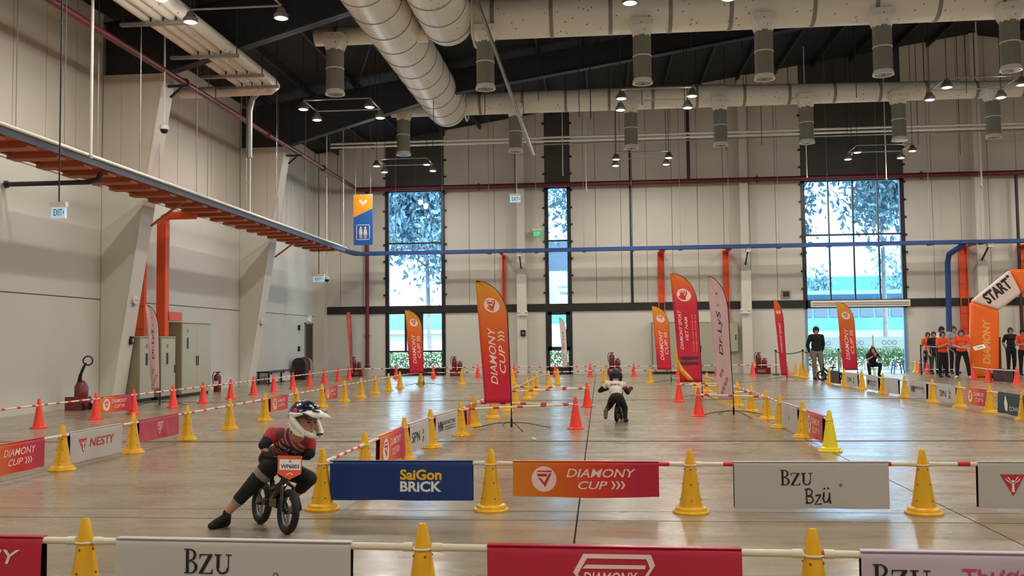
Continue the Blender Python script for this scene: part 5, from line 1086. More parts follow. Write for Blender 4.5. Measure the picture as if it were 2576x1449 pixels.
def flesh(name, prims, mats, parent, voxel, smooth=3):
    """one continuous skin grown over a set of tapering limbs; each face takes the cloth of the limb under it"""
    b = MB()
    for p in prims:
        q = capsule(*p[1:5]) if p[0] == 'c' else MB().sphere(p[1], 1, 16, 10, p[2], p[3])
        b.add(q.v, q.f)
    me0 = b.mesh('rough', None); ob = bpy.data.objects.new('rough', me0); COL.objects.link(ob)
    m = ob.modifiers.new('r', 'REMESH'); m.mode = 'VOXEL'; m.voxel_size = voxel; m.adaptivity = 0
    s = ob.modifiers.new('s', 'SMOOTH'); s.iterations = smooth; s.factor = .5
    me = bpy.data.meshes.new_from_object(ob.evaluated_get(bpy.context.evaluated_depsgraph_get())); bpy.data.objects.remove(ob); bpy.data.meshes.remove(me0)
    me.name = name; n = len(me.polygons); c = np.zeros(n*3); me.polygons.foreach_get('center', c); c = c.reshape(-1, 3); best = np.full(n, 1e9); mi = np.zeros(n, dtype=np.int32)
    for p in prims:
        if p[0] == 'c':
            a, e = np.array(p[1]), np.array(p[2]); d = e-a; L2 = max(1e-9, d@d); t = np.clip(((c-a)@d)/L2, 0, 1); dist = np.linalg.norm(c-(a+t[:, None]*d), axis=1)-(p[3]+(p[4]-p[3])*t); k = p[5]
        else:
            R = np.array(Euler(p[3]).to_matrix()) if p[3] else np.eye(3); q = (c-np.array(p[1]))@R; r = np.array(p[2]); k0 = np.linalg.norm(q/r, axis=1); k1 = np.linalg.norm(q/r**2, axis=1)+1e-9; dist = k0*(k0-1)/k1; k = p[4]
        w_ = dist < best; best[w_] = dist[w_]; mi[w_] = k
    for q in mats: me.materials.append(q)
    me.polygons.foreach_set('material_index', mi); me.polygons.foreach_set('use_smooth', [True]*n); me.update()
    return put(name, me, parent)
def hand(c, fwd, palm, side, s, k, curl=.5):
    """palm and five bent fingers: c wrist, fwd finger direction, palm normal, side +1/-1 for the thumb"""
    c = Vector(c); f = Vector(fwd).normalized(); pn = Vector(palm).normalized(); x = f.cross(pn).normalized(); P = []
    e = c+f*.052*s; P.append(('c', tuple(c), tuple(e), .019*s, .024*s, k)); P.append(('c', tuple(c+f*.02*s+x*.014*s), tuple(e+x*.02*s), .014*s, .014*s, k)); P.append(('c', tuple(c+f*.02*s-x*.014*s), tuple(e-x*.02*s), .014*s, .014*s, k))
    for i, (o, L) in enumerate(((-.028, .8), (-.0095, .95), (.0095, 1.0), (.028, .9))):
        b = e+x*(o*s); d1 = (f*math.cos(curl)+pn*math.sin(curl)); d2 = (f*math.cos(2.1*curl)+pn*math.sin(2.1*curl)); d3 = (f*math.cos(3*curl)+pn*math.sin(3*curl))
        p1 = b+d1*.028*s*L; p2 = p1+d2*.022*s*L; p3 = p2+d3*.016*s*L
        P += [('c', tuple(b), tuple(p1), .0095*s, .009*s, k), ('c', tuple(p1), tuple(p2), .009*s, .008*s, k), ('c', tuple(p2), tuple(p3), .008*s, .007*s, k)]
    t0 = c+f*.02*s+x*(side*.02*s); t1 = t0+(x*side+f*.7+pn*.5).normalized()*.03*s; t2 = t1+(f+pn*.8+x*side*.3).normalized()*.024*s
    P += [('c', tuple(t0), tuple(t1), .011*s, .0095*s, k), ('c', tuple(t1), tuple(t2), .0095*s, .008*s, k)]
    return P
M_SKIN = mat('skin', (196, 142, 114), .55); M_HAIR = mat('hair_black', (20, 17, 16), .55); M_FACE = mat('face_dark', (44, 26, 22), .5); M_LIP = mat('lips', (150, 84, 76), .5); M_EYEW = mat('eye_white', (225, 220, 215), .3)
CLOTH = {k: mat('cloth_'+k, v, .85) for k, v in dict(black=(20, 19, 21), orange=(236, 88, 44), grey=(150, 148, 150), trouser=(120, 112, 104), white=(214, 212, 210), navy=(26, 30, 46), shoe=(30, 28, 28), shoew=(214, 208, 200)).items()}
def head_prims(H, cz=.925, y=0.01, k=0, x=0):
    return [('e', (x*H, y*H, cz*H), (.045*H, .055*H, .066*H), None, k), ('e', (x*H, (y+.012)*H, (cz-.038)*H), (.035*H, .040*H, .036*H), None, k), ('c', (x*H, (y+.052)*H, (cz-.004)*H), (x*H, (y+.060)*H, (cz-.022)*H), .006*H, .009*H, k)] + [('e', ((x+s*.046)*H, (y-.004)*H, (cz-.012)*H), (.008*H, .013*H, .02*H), None, k) for s in (-1, 1)]
def face_parts(H, root, cz=.925, y=.01, x=0, pitch=0):
    for s in (-1, 1):
        MB().sphere(((x+s*.019)*H, (y+.050)*H, (cz-.002)*H), .0075*H, 8, 6, (1.2, .5, .7)).build('eye', M_FACE, root, True); MB().bar(((x+s*.009)*H, (y+.0535)*H, (cz+.014)*H), ((x+s*.03)*H, (y+.047)*H, (cz+.015)*H), .004*H, .005*H).build('eyebrow', M_HAIR, root)
    MB().sphere((x*H, (y+.050)*H, (cz-.040)*H), .013*H, 8, 6, (1.2, .35, .35)).build('mouth', M_LIP, root, True)
def hair_part(H, root, cz=.925, y=.01, x=0, low=-.015, long=0, m=None, face_y=.022, brow=.028):
    b = MB().sphere((x*H, (y-.004)*H, (cz+.006)*H), H, 22, 16, (.051, .062, .070)); keep = []
    for f in b.f:
        c = sum((Vector(b.v[i]) for i in f), Vector())/len(f); zz = c.z/H-cz; yy = c.y/H-y
        if yy > face_y and zz < brow: continue
        if zz < low-.03*(yy < -.01): continue
        keep.append(f)
    b.f = keep; q = b.build('hair', m or M_HAIR, root, True); sd = q.modifiers.new('thick', 'SOLIDIFY'); sd.thickness = .008*H; sd.offset = 1
    if long:
        for s in (-1, 0, 1): MB().tube([((x+s*.035)*H, (y-.04+.02*abs(s))*H, (cz+.02)*H), ((x+s*.058)*H, (y-.04+.02*abs(s))*H, (cz-.06)*H), ((x+s*.068)*H, (y-.03+.02*abs(s))*H, (cz-.15)*H), ((x+s*.06)*H, (y-.02+.02*abs(s))*H, (cz-long)*H)], [.03*H, .036*H, .034*H, .012*H], 10).build('hair_lock', M_HAIR, root, True)
def cap_part(H, root, m, cz=.925, y=.01, visor=True):
    b = MB().sphere((0, (y-.002)*H, (cz+.012)*H), H, 20, 14, (.054, .064, .066)); b.f = [f for f in b.f if sum(b.v[i][2] for i in f)/len(f) > (cz+.016)*H]; q = b.build('cap', m, root, True); sd = q.modifiers.new('t', 'SOLIDIFY'); sd.thickness = .004*H; sd.offset = 1
    if visor: MB().prism([(-.046*H, (y+.04)*H), (-.04*H, (y+.09)*H), (0, (y+.105)*H), (.04*H, (y+.09)*H), (.046*H, (y+.04)*H)], (cz+.018)*H, (cz+.024)*H).build('visor', m, q)
DEF = dict(sh=(.108, 0, .815), el=(.135, -.01, .645), wr=(.135, .05, .51), hip=(.055, 0, .515), kn=(.062, .012, .285), an=(.062, -.01, .05), toe=(.075, .095, .018))
def person(label, pos, rz, H, top, bottom, shoe, J={}, sleeve='short', voxel=.011, cap=None, hair=True, collar=None, long=0, curl=.5, hdir=None, head_dy=0, cloth_loose=1.0):
    o = thing('person', label, 'person', pos, rz); mats = [M_SKIN, top, bottom, shoe, collar or top]; P = []
    g = lambda k, s: Vector(((J.get(k+('L' if s > 0 else 'R')) or J.get(k) or DEF[k])))
    def pt(k, s):
        key = k+('L' if s > 0 else 'R')
        if key in J: v = J[key]; return Vector(v)*H
        v = J.get(k, DEF[k]); return Vector((v[0]*-s, v[1], v[2]))*H          # s>0 = left hand side = -x
    hx = J.get('head', (0, .01+head_dy, .925))
    P += head_prims(H, hx[2], hx[1], 0, hx[0]); P.append(('c', (hx[0]*.6*H, (hx[1]-.02)*.6*H, .85*H-(.925-hx[2])*.5*H), (hx[0]*H, (hx[1]-.012)*H, (hx[2]-.04)*H), .032*H, .03*H, 0))
    c = cloth_loose; dz = J.get('drop', 0)*H
    if not J.get('crouch'):
        P += [('e', (0, .002*H, .765*H), (.098*H*c, .062*H*c, .085*H), None, 1), ('e', (0, .004*H, .66*H), (.088*H*c, .062*H*c, .10*H), None, 1), ('e', (0, 0, .575*H), (.092*H*c, .064*H*c, .06*H), None, 1), ('e', (0, -.004*H, .515*H), (.092*H, .066*H, .06*H), None, 2), ('c', (-.07*H, 0, .825*H), (.07*H, 0, .825*H), .036*H, .036*H, 1)]
    else: P += J['crouch'](H)
    for s in (1, -1):
        sh, el, wr, hp, kn, an, toe = [pt(k, s) for k in ('sh', 'el', 'wr', 'hip', 'kn', 'an', 'toe')]
        if sleeve == 'long': P += [('c', sh, el, .036*H*c, .029*H*c, 1), ('c', el, wr, .029*H*c, .022*H*c, 1)]
        else: m_ = sh.lerp(el, .72); P += [('c', sh, m_, .037*H*c, .034*H*c, 1), ('c', m_, el, .025*H, .023*H, 0), ('c', el, wr, .023*H, .016*H, 0)]
        d = hdir or (wr-el); P += hand(wr, d, Vector((s*.4, .6, -.2)) if not J.get('palm') else J['palm'], s, H*.98, 0, curl)
        P += [('c', hp, kn, .058*H, .044*H, 2), ('c', kn, an, .043*H, .031*H, 2), ('c', an+Vector((0, -.01*H, -.012*H)), toe, .028*H, .022*H, 3), ('c', an+Vector((0, 0, .01*H)), an+Vector((0, -.012*H, -.022*H)), .026*H, .026*H, 3)]
    P = [(p[0], tuple(p[1]), tuple(p[2]))+tuple(p[3:]) for p in P]
    flesh('body', P, mats, o, voxel)
    face_parts(H, o, hx[2], hx[1], hx[0])
    if hair: hair_part(H, o, hx[2], hx[1], hx[0], long=long)
    if cap: cap_part(H, o, cap, hx[2], hx[1])
    return o
def ground(px, py): v = fl(px, py); return (v.x, v.y, 0)
K = CLOTH
# ---- bystanders
person('person in a black jacket and grey trousers standing left of the glazed doorway', ground(2056, 956), math.pi+.1, 1.80, K['black'], K['trouser'], K['shoe'], dict(elL=(-.15, -.05, .655), wrL=(-.12, -.06, .53), elR=(.15, -.05, .655), wrR=(.12, -.06, .53), knL=(-.085, .02, .285), anL=(-.115, .0, .05), toeL=(-.15, .09, .018), knR=(.05, .01, .285), anR=(.045, -.01, .05), toeR=(.05, .095, .018)), sleeve='long', cap=K['navy'], collar=K['white'], cloth_loose=1.12)
def crouch(H): return [('e', (0, .02*H, .455*H), (.095*H, .075*H, .075*H), (-.25, 0, 0), 1), ('e', (0, -.02*H, .36*H), (.092*H, .075*H, .09*H), (-.2, 0, 0), 1), ('e', (0, -.06*H, .27*H), (.10*H, .085*H, .065*H), None, 2), ('c', (-.07*H, .02*H, .505*H), (.07*H, .02*H, .505*H), .034*H, .034*H, 1)]
person('person dressed in black crouching on a low stool and filming with a phone', ground(2196, 947), math.pi, 1.58, K['black'], K['black'], K['shoe'], dict(crouch=crouch, head=(0, .06, .60), sh=(.105, .02, .50), el=(.14, .10, .38), wr=(.035, .19, .46), hip=(.06, -.05, .27), kn=(.13, .16, .27), an=(.10, .12, .05), toe=(.12, .20, .018), palm=(0, .5, .5)), long=.2, curl=.8)
p = ground(2196, 947); o = thing('phone', 'dark phone held up by the crouching person', 'phone', (p[0], p[1]-.365, .745), math.pi); MB().cbox((0, 0, 0), (.15, .010, .075)).build('case', M_BLKMET, o); MB().cyl((.05, .005, .015), (.05, .008, .015), .008, n=8).build('lens', M_SILVER, o)
o = thing('stool', 'low pale plastic stool under the crouching person', 'stool', (p[0], p[1]+.10, 0)); MB().cyl((0, 0, .27), (0, 0, .30), .15, n=20).build('seat', M_YEL2, o, True)
for a in range(4): MB().bar((.11*math.cos(a*1.57+.8), .11*math.sin(a*1.57+.8), .27), (.14*math.cos(a*1.57+.8), .14*math.sin(a*1.57+.8), 0), .04, .02).build('leg', M_YEL2, o)
person('person in an orange tee with hands together left of the paper holder', ground(2374, 949), math.pi+.15, 1.60, K['orange'], K['black'], K['shoe'], dict(elL=(-.14, .05, .65), wrL=(-.03, .15, .70), elR=(.14, .04, .65), wrR=(.03, .15, .69), an=(.075, -.01, .05), kn=(.07, .012, .285)), curl=.7, cloth_loose=1.15)
p = ground(2422, 952)
person('person in an orange tee looking down at a paper beside the start arch', p, math.pi-.35, 1.68, K['orange'], K['black'], K['shoew'], dict(head=(0, .035, .90), elL=(-.145, .06, .66), wrL=(-.075, .20, .64), elR=(.145, .05, .66), wrR=(.05, .19, .63), knL=(-.10, .03, .285), anL=(-.125, .0, .05), toeL=(-.15, .09, .018), knR=(.09, .01, .285), anR=(.10, -.02, .05), toeR=(.13, .08, .018)), curl=.6, cloth_loose=1.12)
o = thing('paper_sheet', 'white paper sheets held out by the orange shirted person by the arch', 'paper', (p[0]+.46, p[1]-.30, 1.04), -.2, rot=(.5, -.25, -.2)); MB().cbox((0, 0, 0), (.36, .26, .008)).build('sheet', M_WHITE, o); Art().poly([(-.08, -.03), (.1, -.03), (.1, .02), (-.08, .02)]).lay('print', M_INKK, lambda u, v, of: (u, v, .004+of), o)
def stand(px, Y, pyt, label, H, top, bottom=K['black'], shoe=K['shoe'], rz=math.pi, **k):
    v = atY(px, pyt, Y); return person(label, (v.x, Y, 0), rz, v.z if H is None else H, top, bottom, shoe, **k)
stand(2333, 37.6, 836, 'person in an orange tee standing behind the crowd railing', 1.58, K['orange'])
stand(2348, 37.2, 836, 'person in a black tee standing behind the crowd railing', 1.60, K['black'], bottom=K['navy'])
stand(2367, 38.2, 820, 'person in a white shirt and dark cap with folded arms behind the railing', 1.80, K['white'], J=dict(elL=(-.14, .04, .66), wrL=(.03, .11, .70), elR=(.14, .04, .66), wrR=(-.03, .11, .68)), cap=K['black'], rz=math.pi+.5)
stand(2398, 37.7, 818, 'person in a grey shirt behind the two orange shirted staff', 1.80, K['grey'], J=dict(elL=(-.14, .05, .66), wrL=(-.02, .13, .70), elR=(.14, .05, .66), wrR=(.02, .13, .70)))
stand(2541, 37.6, 828, 'person in a black tee and dark trousers standing right of the arch leg', 1.72, K['black'], J=dict(elL=(-.155, -.03, .66), wrL=(-.09, -.07, .56), elR=(.155, -.03, .66), wrR=(.09, -.07, .56)))
stand(2572, 35.4, 830, 'person in an orange tee and dark cap at the right edge', 1.66, K['orange'], J=dict(elL=(-.14, .05, .66), wrL=(-.02, .13, .66), elR=(.14, .05, .66), wrR=(.02, .13, .66)), cap=K['black'])
bk = bike('small black balance bike parked behind the black jacketed person', tuple(Vector(ground(2088, 958))), 2.6, -.12, plate=False)
# ---- helmet
M_HNAVY = mat('helmet_navy', (18, 22, 48), .25, coat=.6); M_HWHITE = mat('helmet_white', (232, 226, 216), .35); M_HDARK = mat('helmet_dark', (16, 10, 20), .5, coat=.1)
def helmet(parent, c, fwd, up, s, shell_m, trim_m, visor=True):
    f = Vector(fwd).normalized(); u = Vector(up); u = (u-f*u.dot(f)).normalized(); x = f.cross(u)      # local: x right, y forward, z up
    M = Matrix(((x.x, f.x, u.x, c[0]), (x.y, f.y, u.y, c[1]), (x.z, f.z, u.z, c[2]), (0, 0, 0, 1)))
    b = MB().sphere((0, -.005, .012), .13*s, 28, 20, (.93, 1.10, .98)); keep = []
    for q in b.f:
        cc = sum((Vector(b.v[i]) for i in q), Vector())/len(q)
        if cc.z < .018*s and cc.y > .005*s: continue
        if cc.z < -.085*s: continue
        if cc.y > .10*s and cc.z < .05*s: continue
        keep.append(q)
    b.f = keep; h = b.build('helmet', shell_m, parent, True, 60); h.matrix_local = M; sd = h.modifiers.new('t', 'SOLIDIFY'); sd.thickness = .012*s; sd.offset = 0
    for k in range(5):
        for j in (0, 1, 2):
            a = (k-2)*.33; e = .55+j*.42; d = Vector((math.sin(a)*math.sin(e+.3), math.cos(a)*math.cos(e) if j < 2 else -.35, math.sin(e)*.95)).normalized()
            q = MB().sphere(Vector((d.x*.123*s, d.y*.145*s, d.z*.130*s+.012*s)), .02*s, 8, 6, (.45, 1.3, .4)).build('vent', M_BLKMET if k % 2 == 0 else trim_m, h, True)
    for sd_ in (-1, 1):          # chin guard and cheek bars
        MB().tube([(sd_*.118*s, -.035*s, .0), (sd_*.122*s, .03*s, -.045*s), (sd_*.100*s, .105*s, -.095*s), (sd_*.045*s, .165*s, -.115*s), (0, .178*s, -.116*s)], [.026*s, .028*s, .024*s, .022*s, .022*s], 12).build('chin_guard', trim_m, h, True)
        MB().tube([(sd_*.118*s, -.05*s, .02*s), (sd_*.122*s, .02*s, .030*s), (sd_*.112*s, .075*s, .050*s)], [.020*s, .018*s, .010*s], 10).build('side_trim', trim_m, h, True)
        pl_ = [(-.045, .012), (.03, -.012), (.075, -.055), (.135, -.088), (.125, -.132), (.06, -.128), (-.01, -.095), (-.05, -.05)]
        ck = MB().add([(sd_*(.128-.30*max(0, y_-.05))*s, y_*s, z_*s) for y_, z_ in pl_], [tuple(range(8))] if sd_ > 0 else [tuple(range(7, -1, -1))]).build('cheek_plate', trim_m, h); sq = ck.modifiers.new('t', 'SOLIDIFY'); sq.thickness = .012*s; sq.offset = 0
        MB().tube([(sd_*.122*s, -.02*s, .01*s), (sd_*.126*s, .015*s, -.05*s)], [.016*s, .02*s], 8).build('cheek_bar', trim_m, h, True)
    MB().tube([(-.03*s, .195*s, -.095*s), (0, .205*s, -.09*s), (.03*s, .195*s, -.095*s)], .010*s, 8).build('chin_vent', M_BLKMET, h, True)
    if visor:
        vs = []; n = 9
        for i in range(n):
            t = -1+2*i/(n-1); y0 = .075+.055*(1-t*t); y1 = .175+.115*(1-abs(t)**1.4)
            vs += [(t*.114*s, y0*s, (.092-.030*t*t)*s), (t*.080*s, y1*s, (.062-.022*t*t)*s)]
        v_ = MB().add(vs, [(2*i, 2*i+1, 2*i+3, 2*i+2) for i in range(n-1)]).build('visor', trim_m, h, True); q = v_.modifiers.new('t', 'SOLIDIFY'); q.thickness = .008*s; q.offset = 0
        for sx in (-1, 1): MB().cbox((sx*.045*s, .155*s, .090*s), (.028*s, .06*s, .006*s), (0, 0, sx*.3)).build('visor_slot', M_BLKMET, h)
    return h
# ---- the rider in the foreground
A0 = fl(655, 1318); A1 = fl(718, 1343); mid = (A0+A1)/2; hd = math.atan2(A1.y-A0.y, A1.x-A0.x); LEAN = -.10
bk = bike('black balance bike with an orange number plate ridden in the foreground', (mid.x, mid.y, 0), hd, LEAN)
BM = Matrix.Translation(Vector((mid.x, mid.y, 0)))@Euler((LEAN, 0, hd)).to_matrix().to_4x4()
foot = fl(552, 1327); ro = thing('person', 'rider in a navy and white helmet and red jersey leaning on the front bike', 'person', (foot.x, foot.y, 0)); O = Vector((foot.x, foot.y, 0))
def W_(x, y, Y): return atY(x, y, Y)-O
gripR = BM@Vector((.132, -.165, .576))-O; gripL = BM@Vector((.132, .165, .576))-O; sad = BM@Vector((-.12, 0, .50))-O
hd_c = W_(766, 1058, 7.17); neck = W_(748, 1098, 7.26); chest = W_(732, 1112, 7.31); belly = W_(712, 1150, 7.39); pelv = sad+Vector((0, .0, .03))
shR = W_(686, 1092, 7.25); shL = W_(778, 1112, 7.36); elR = W_(663, 1120, 7.14); elL = W_(781, 1142, 7.32)
hpR = W_(678, 1176, 7.36); hpL = W_(722, 1182, 7.44); knR = W_(622, 1234, 7.32); anR = W_(571, 1290, 7.30); knL = W_(778, 1204, 7.36); anL = W_(738, 1250, 7.55)
def stripe_mat(name, cols, sc, rot):
    m = bpy.data.materials.new(name); m.use_nodes = True; nt = m.node_tree; b = nt.nodes['Principled BSDF']; b.inputs['Roughness'].default_value = .75
    tc = nt.nodes.new('ShaderNodeTexCoord'); mp = nt.nodes.new('ShaderNodeMapping'); mp.inputs['Rotation'].default_value = rot; nt.links.new(tc.outputs['Object'], mp.inputs['Vector'])
    wv = nt.nodes.new('ShaderNodeTexWave'); wv.inputs['Scale'].default_value = sc; wv.inputs['Distortion'].default_value = .6; nt.links.new(mp.outputs[0], wv.inputs['Vector'])
    r = nt.nodes.new('ShaderNodeValToRGB'); r.color_ramp.interpolation = 'CONSTANT'
    while len(r.color_ramp.elements) < len(cols): r.color_ramp.elements.new(.5)
    for i, (e, c) in enumerate(zip(r.color_ramp.elements, cols)): e.position = i/len(cols); e.color = rgb(*c)
    nt.links.new(wv.outputs['Fac'], r.inputs['Fac']); nt.links.new(r.outputs[0], b.inputs['Base Color']); MATS[name] = m; return m
mr = [M_SKIN, mat('jersey_red', (176, 38, 44), .7, var=.18, scale=9), stripe_mat('jersey_striped', [(120, 34, 44), (170, 120, 122), (190, 160, 158), (150, 50, 58)], 5.5, (0, .35, .3)), CLOTH['black'], mat('pants_black', (20, 18, 20), .8), mat('glove_black', (32, 28, 28), .7), CLOTH['shoe'], mat('band_grey', (150, 138, 130), .7), mat('jersey_maroon', (110, 40, 52), .7), mat('skin_shade', (190, 140, 116), .55)]
P = []
def C(a, b, r0, r1, k): P.append(('c', tuple(a), tuple(b), r0, r1, k))
def E_(c, r, rot, k): P.append(('e', tuple(c), r, rot, k))
hf = Vector((.86, -.48, -.18)).normalized(); hu = Vector((.12, 0, 1)); hu = (hu-hf*hu.dot(hf)).normalized(); hxv = hf.cross(hu)
def HP(x, y, z): return hd_c+hxv*x+hf*y+hu*z
E_(hd_c, (.078, .088, .098), (0, 0, math.atan2(hf.y, hf.x)-math.pi/2), 0); E_(HP(0, .025, -.055), (.058, .062, .055), (0, 0, math.atan2(hf.y, hf.x)-math.pi/2), 0); C(HP(0, .088, -.005), HP(0, .104, -.032), .009, .014, 0); C(HP(0, .078, -.068), HP(0, .086, -.066), .014, .012, 0)
C(HP(0, -.02, -.08), neck, .046, .048, 0)
C(shR.lerp(shL, .2), shR.lerp(shL, .8), .066, .066, 8); E_(chest, (.135, .088, .12), (.25, 0, .35), 2); E_(chest.lerp(belly, .55)+Vector((0, .02, 0)), (.118, .09, .11), (.3, .2, .35), 8); E_(belly, (.105, .092, .11), (.3, .2, .3), 3 if False else 8); C(belly, pelv, .10, .105, 4); E_(pelv, (.115, .105, .085), (0, 0, .3), 4)
C(shR, shR.lerp(elR, .42), .056, .052, 1); C(shR.lerp(elR, .45), elR, .047, .040, 3); C(elR, elR.lerp(gripR, .10), .038, .034, 3); C(elR.lerp(gripR, .10), elR.lerp(gripR, .72), .033, .025, 0)
C(shL, shL.lerp(elL, .42), .054, .050, 1); C(shL.lerp(elL, .45), elL, .045, .038, 3); C(elL, elL.lerp(gripL, .6), .036, .030, 3); C(elL.lerp(gripL, .6), elL.lerp(gripL, .75), .026, .024, 0)
ax = (BM.to_3x3()@Vector((0, 1, 0))).normalized(); bf = (BM.to_3x3()@Vector((1, 0, 0))).normalized(); bu = (BM.to_3x3()@Vector((0, 0, 1))).normalized()
for g, el, sg in ((gripR, elR, -1), (gripL, elL, 1)):     # gloves closed round the grips
    d = (g-el).normalized(); wr = g-d*.045+bu*.012; C(wr-d*.03, wr, .026, .027, 5); E_(g+bu*.016-bf*.014, (.036, .036, .022), (0, 0, hd), 5)
    for i in range(4):
        c0 = g+ax*((i-1.5)*.017); q = [c0+bu*.024-bf*.012, c0+bu*.022+bf*.016, c0+bf*.030-bu*.002, c0+bf*.018-bu*.022, c0-bf*.004-bu*.024]
        for j in range(4): C(q[j], q[j+1], .0098-.0006*j, .0095-.0006*j, 5)
    C(g-bf*.022+bu*.008-ax*sg*.02, g-bf*.016-bu*.016-ax*sg*.034, .011, .010, 5); C(g-bf*.016-bu*.016-ax*sg*.034, g+bf*.008-bu*.022-ax*sg*.036, .010, .008, 5)
C(hpR, hpR.lerp(knR, .22), .082, .078, 4); C(hpR.lerp(knR, .26), hpR.lerp(knR, .34), .0785, .076, 7); C(hpR.lerp(knR, .38), knR, .074, .058, 4); C(knR, knR.lerp(anR, .42), .056, .050, 4); C(knR.lerp(anR, .42), knR.lerp(anR, .47), .050, .049, 7); C(knR.lerp(anR, .48), anR, .043, .030, 0)
C(hpL, knL, .082, .062, 4); C(knL, knL.lerp(anL, .5), .060, .050, 4); C(knL.lerp(anL, .52), anL, .042, .031, 0)
tR = Vector((-.035, -.075, .026)); hR = Vector((.045, .03, .034)); C(anR, anR+Vector((-.004, 0, -.03)), .033, .034, 6); C(hR, tR, .034, .028, 6); C(anR+Vector((0, 0, -.03)), tR+Vector((.012, .02, .016)), .034, .026, 6); C(hR, anR+Vector((0, 0, -.02)), .034, .033, 6)
tL = anL+Vector((.02, .06, -.10)); C(anL, tL, .036, .032, 6); C(anL+Vector((0, .03, 0)), tL, .036, .032, 6)
flesh('body', P, mr, ro, .0065, 4)
for s in (-1, 1): MB().sphere(HP(s*.033, .083, .004), .011, 10, 7, (1, 1, .7)).build('eye', M_FACE, ro, True); MB().bar(HP(s*.018, .092, .026), HP(s*.052, .080, .028), .006, .007).build('eyebrow', M_HAIR, ro)
MB().sphere(HP(0, .088, -.066), .018, 10, 6, (1, .5, .3)).build('mouth', M_LIP, ro, True)
hm = helmet(ro, HP(0, 0, .022), hf, hu, .93, M_HNAVY, M_HWHITE); MB().sphere((-.112, .0, .058), .02, 8, 6, (.3, 1.2, 1)).build('sticker', mat('sticker_pink', (220, 70, 110), .4), hm, True); MB().sphere((.112, .0, .058), .02, 8, 6, (.3, 1.2, 1)).build('sticker', MATS['sticker_pink'], hm, True)
# black lettered strip across the chest, laid on the front of the jersey
sa_, sb_ = W_(696, 1118, 7.20), W_(752, 1146, 7.235); ud = (sb_-sa_).normalized(); vn = Vector((.1, -.95, -.25)).normalized(); vd = vn.cross(ud)*-1
if vd.z < 0: vd = -vd
def SJ(u, v, of): t = u/(sb_-sa_).length; return sa_+ud*u+vd*v+vn*(.0+of-.030*(2*t-1)**2)
n = 10; bm = MB(); Ls = (sb_-sa_).length
for i in range(n+1): bm.v += [tuple(SJ(Ls*i/n, -.026, 0)), tuple(SJ(Ls*i/n, .026, 0))]
bm.f = [(2*i, 2*i+2, 2*i+3, 2*i+1) for i in range(n)]; q = bm.build('chest_strip', CLOTH['black'], ro, True); sd = q.modifiers.new('t', 'SOLIDIFY'); sd.thickness = .01
small(Art().text('BIKE 72', Ls*.12, -.013, .026, w=Ls*.75, bold=.01, shear=.2), CLOTH['grey'], SJ, ro, .002, 'chest_lettering')
# ---- the far rider seen from behind
B0 = fl(1551, 1062); mid2 = Vector((B0.x+.05, B0.y+.27, 0)); hd2 = math.radians(80)
bike('black balance bike under the far rider', (mid2.x, mid2.y, 0), hd2, .06, plate=False)
BM2 = Matrix.Translation(mid2)@Euler((.06, 0, hd2)).to_matrix().to_4x4(); O = Vector((B0.x, B0.y, 0)); ro2 = thing('person', 'person in a white jersey and dark helmet riding away on the far bike', 'person', tuple(O))
P = []; gR = BM2@Vector((.132, -.165, .576))-O; gL = BM2@Vector((.132, .165, .576))-O; sad = BM2@Vector((-.12, 0, .53))-O
hd_c = W_(1549, 946, 16.95); neck = W_(1549, 960, 16.88); chest = W_(1548, 972, 16.80); belly = W_(1549, 984, 16.70); pelv = W_(1551, 1002, 16.62)
shL = W_(1528, 966, 16.86); shR = W_(1568, 968, 16.86); elL = W_(1509, 983, 16.90); elR = W_(1579, 988, 16.90)
hpL = W_(1542, 1003, 16.64); hpR = W_(1560, 1003, 16.64); knL = W_(1533, 1022, 16.80); anL = W_(1524, 1033, 16.55); knR = W_(1572, 1026, 16.80); anR = W_(1573, 1048, 16.70)
mr2 = [M_SKIN, mat('jersey_white', (214, 206, 192), .75, var=.06, scale=14), CLOTH['black'], CLOTH['shoe'], mat('glove_dark', (30, 28, 28), .7), mat('jersey_red_sleeve', (170, 40, 44), .7), mat('sole_brown', (110, 92, 74), .7), MATS['band_grey']]
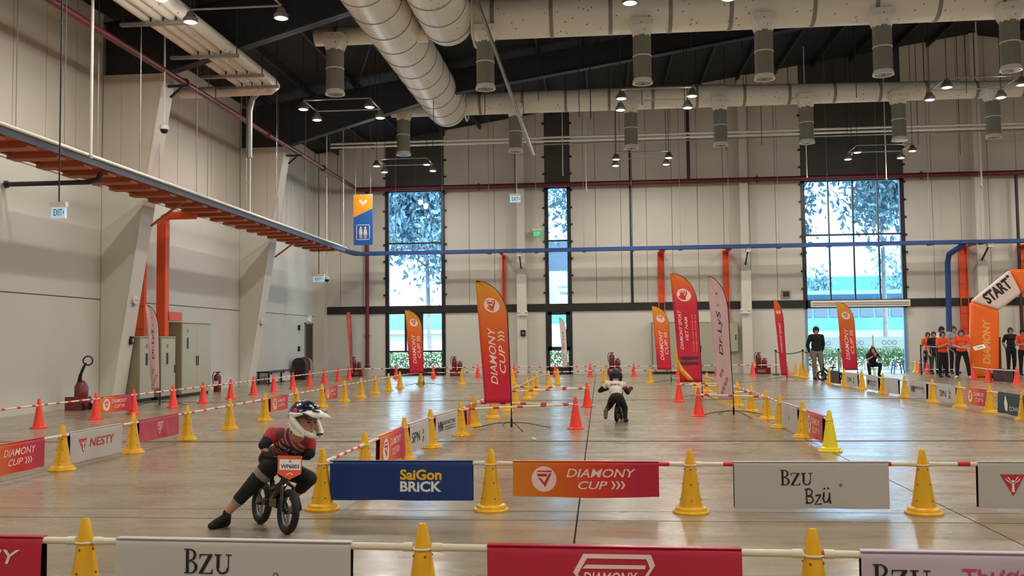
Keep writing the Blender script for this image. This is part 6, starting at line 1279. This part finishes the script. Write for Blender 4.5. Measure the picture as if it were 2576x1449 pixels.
E_(hd_c, (.066, .076, .085), None, 0); C(hd_c, neck, .05, .05, 0); C(shL, shR, .058, .058, 1); E_(chest, (.135, .10, .10), (-.5, 0, 0), 1); E_(belly, (.12, .10, .10), (-.5, 0, 0), 1); E_(pelv, (.12, .11, .09), None, 2); C(belly, belly.lerp(pelv, .4), .10, .10, 1); E_(pelv+Vector((0, -.015, .01)), (.118, .115, .095), None, 2)
for sh, el, g, kk in ((shL, elL, gL, 1), (shR, elR, gR, 5)):
    C(sh, sh.lerp(el, .35), .052, .048, kk); C(sh.lerp(el, .4), el, .044, .038, 2); C(el, g, .038, .026, 2); E_(g+Vector((0, 0, .014)), (.034, .034, .024), None, 4)
    ax2 = (BM2.to_3x3()@Vector((0, 1, 0))).normalized(); bf2 = (BM2.to_3x3()@Vector((1, 0, 0))).normalized(); bu2 = Vector((0, 0, 1))
    for i in range(4):
        c0 = g+ax2*((i-1.5)*.017); q = [c0+bu2*.024-bf2*.01, c0+bu2*.02+bf2*.018, c0+bf2*.03, c0+bf2*.016-bu2*.022]
        for j in range(3): C(q[j], q[j+1], .0095, .009, 4)
    C(g-bf2*.02, g-bf2*.008-bu2*.022, .011, .009, 4)
C(hpL, knL, .074, .056, 2); C(knL, knL.lerp(anL, .2), .054, .052, 7); C(knL.lerp(anL, .25), anL, .050, .036, 2); C(hpR, knR, .074, .054, 2); C(knR, anR, .052, .038, 2)
C(anR, anR+Vector((.0, .0, -.03)), .036, .036, 3); C(Vector((anR.x, anR.y-.02, .045)), Vector((anR.x+.03, anR.y+.10, .034)), .04, .033, 3)
C(anL, anL+Vector((-.005, -.01, -.12)), .038, .032, 3); C(anL+Vector((0, -.025, .01)), anL+Vector((-.005, -.035, -.12)), .030, .026, 6)
flesh('body', P, mr2, ro2, .009, 3)
helmet(ro2, hd_c+Vector((0, 0, .02)), (0.05, 1, -.1), (0, 0, 1), .80, M_HDARK, M_HDARK, True)
small(Art().text('BIKE', -.085, -.0, .035, w=.17, bold=.01).add(*((lambda v, f, a: ([(p[0]*.028-.06, p[1]*.028-.05) for p in v], f))(*text2d('RACER', .01)))), CLOTH['black'], lambda u, v, of: chest+Vector((u, -.118-of-v*-.35+.35*u*u*2, v+.02)), ro2, .004, 'back_lettering')
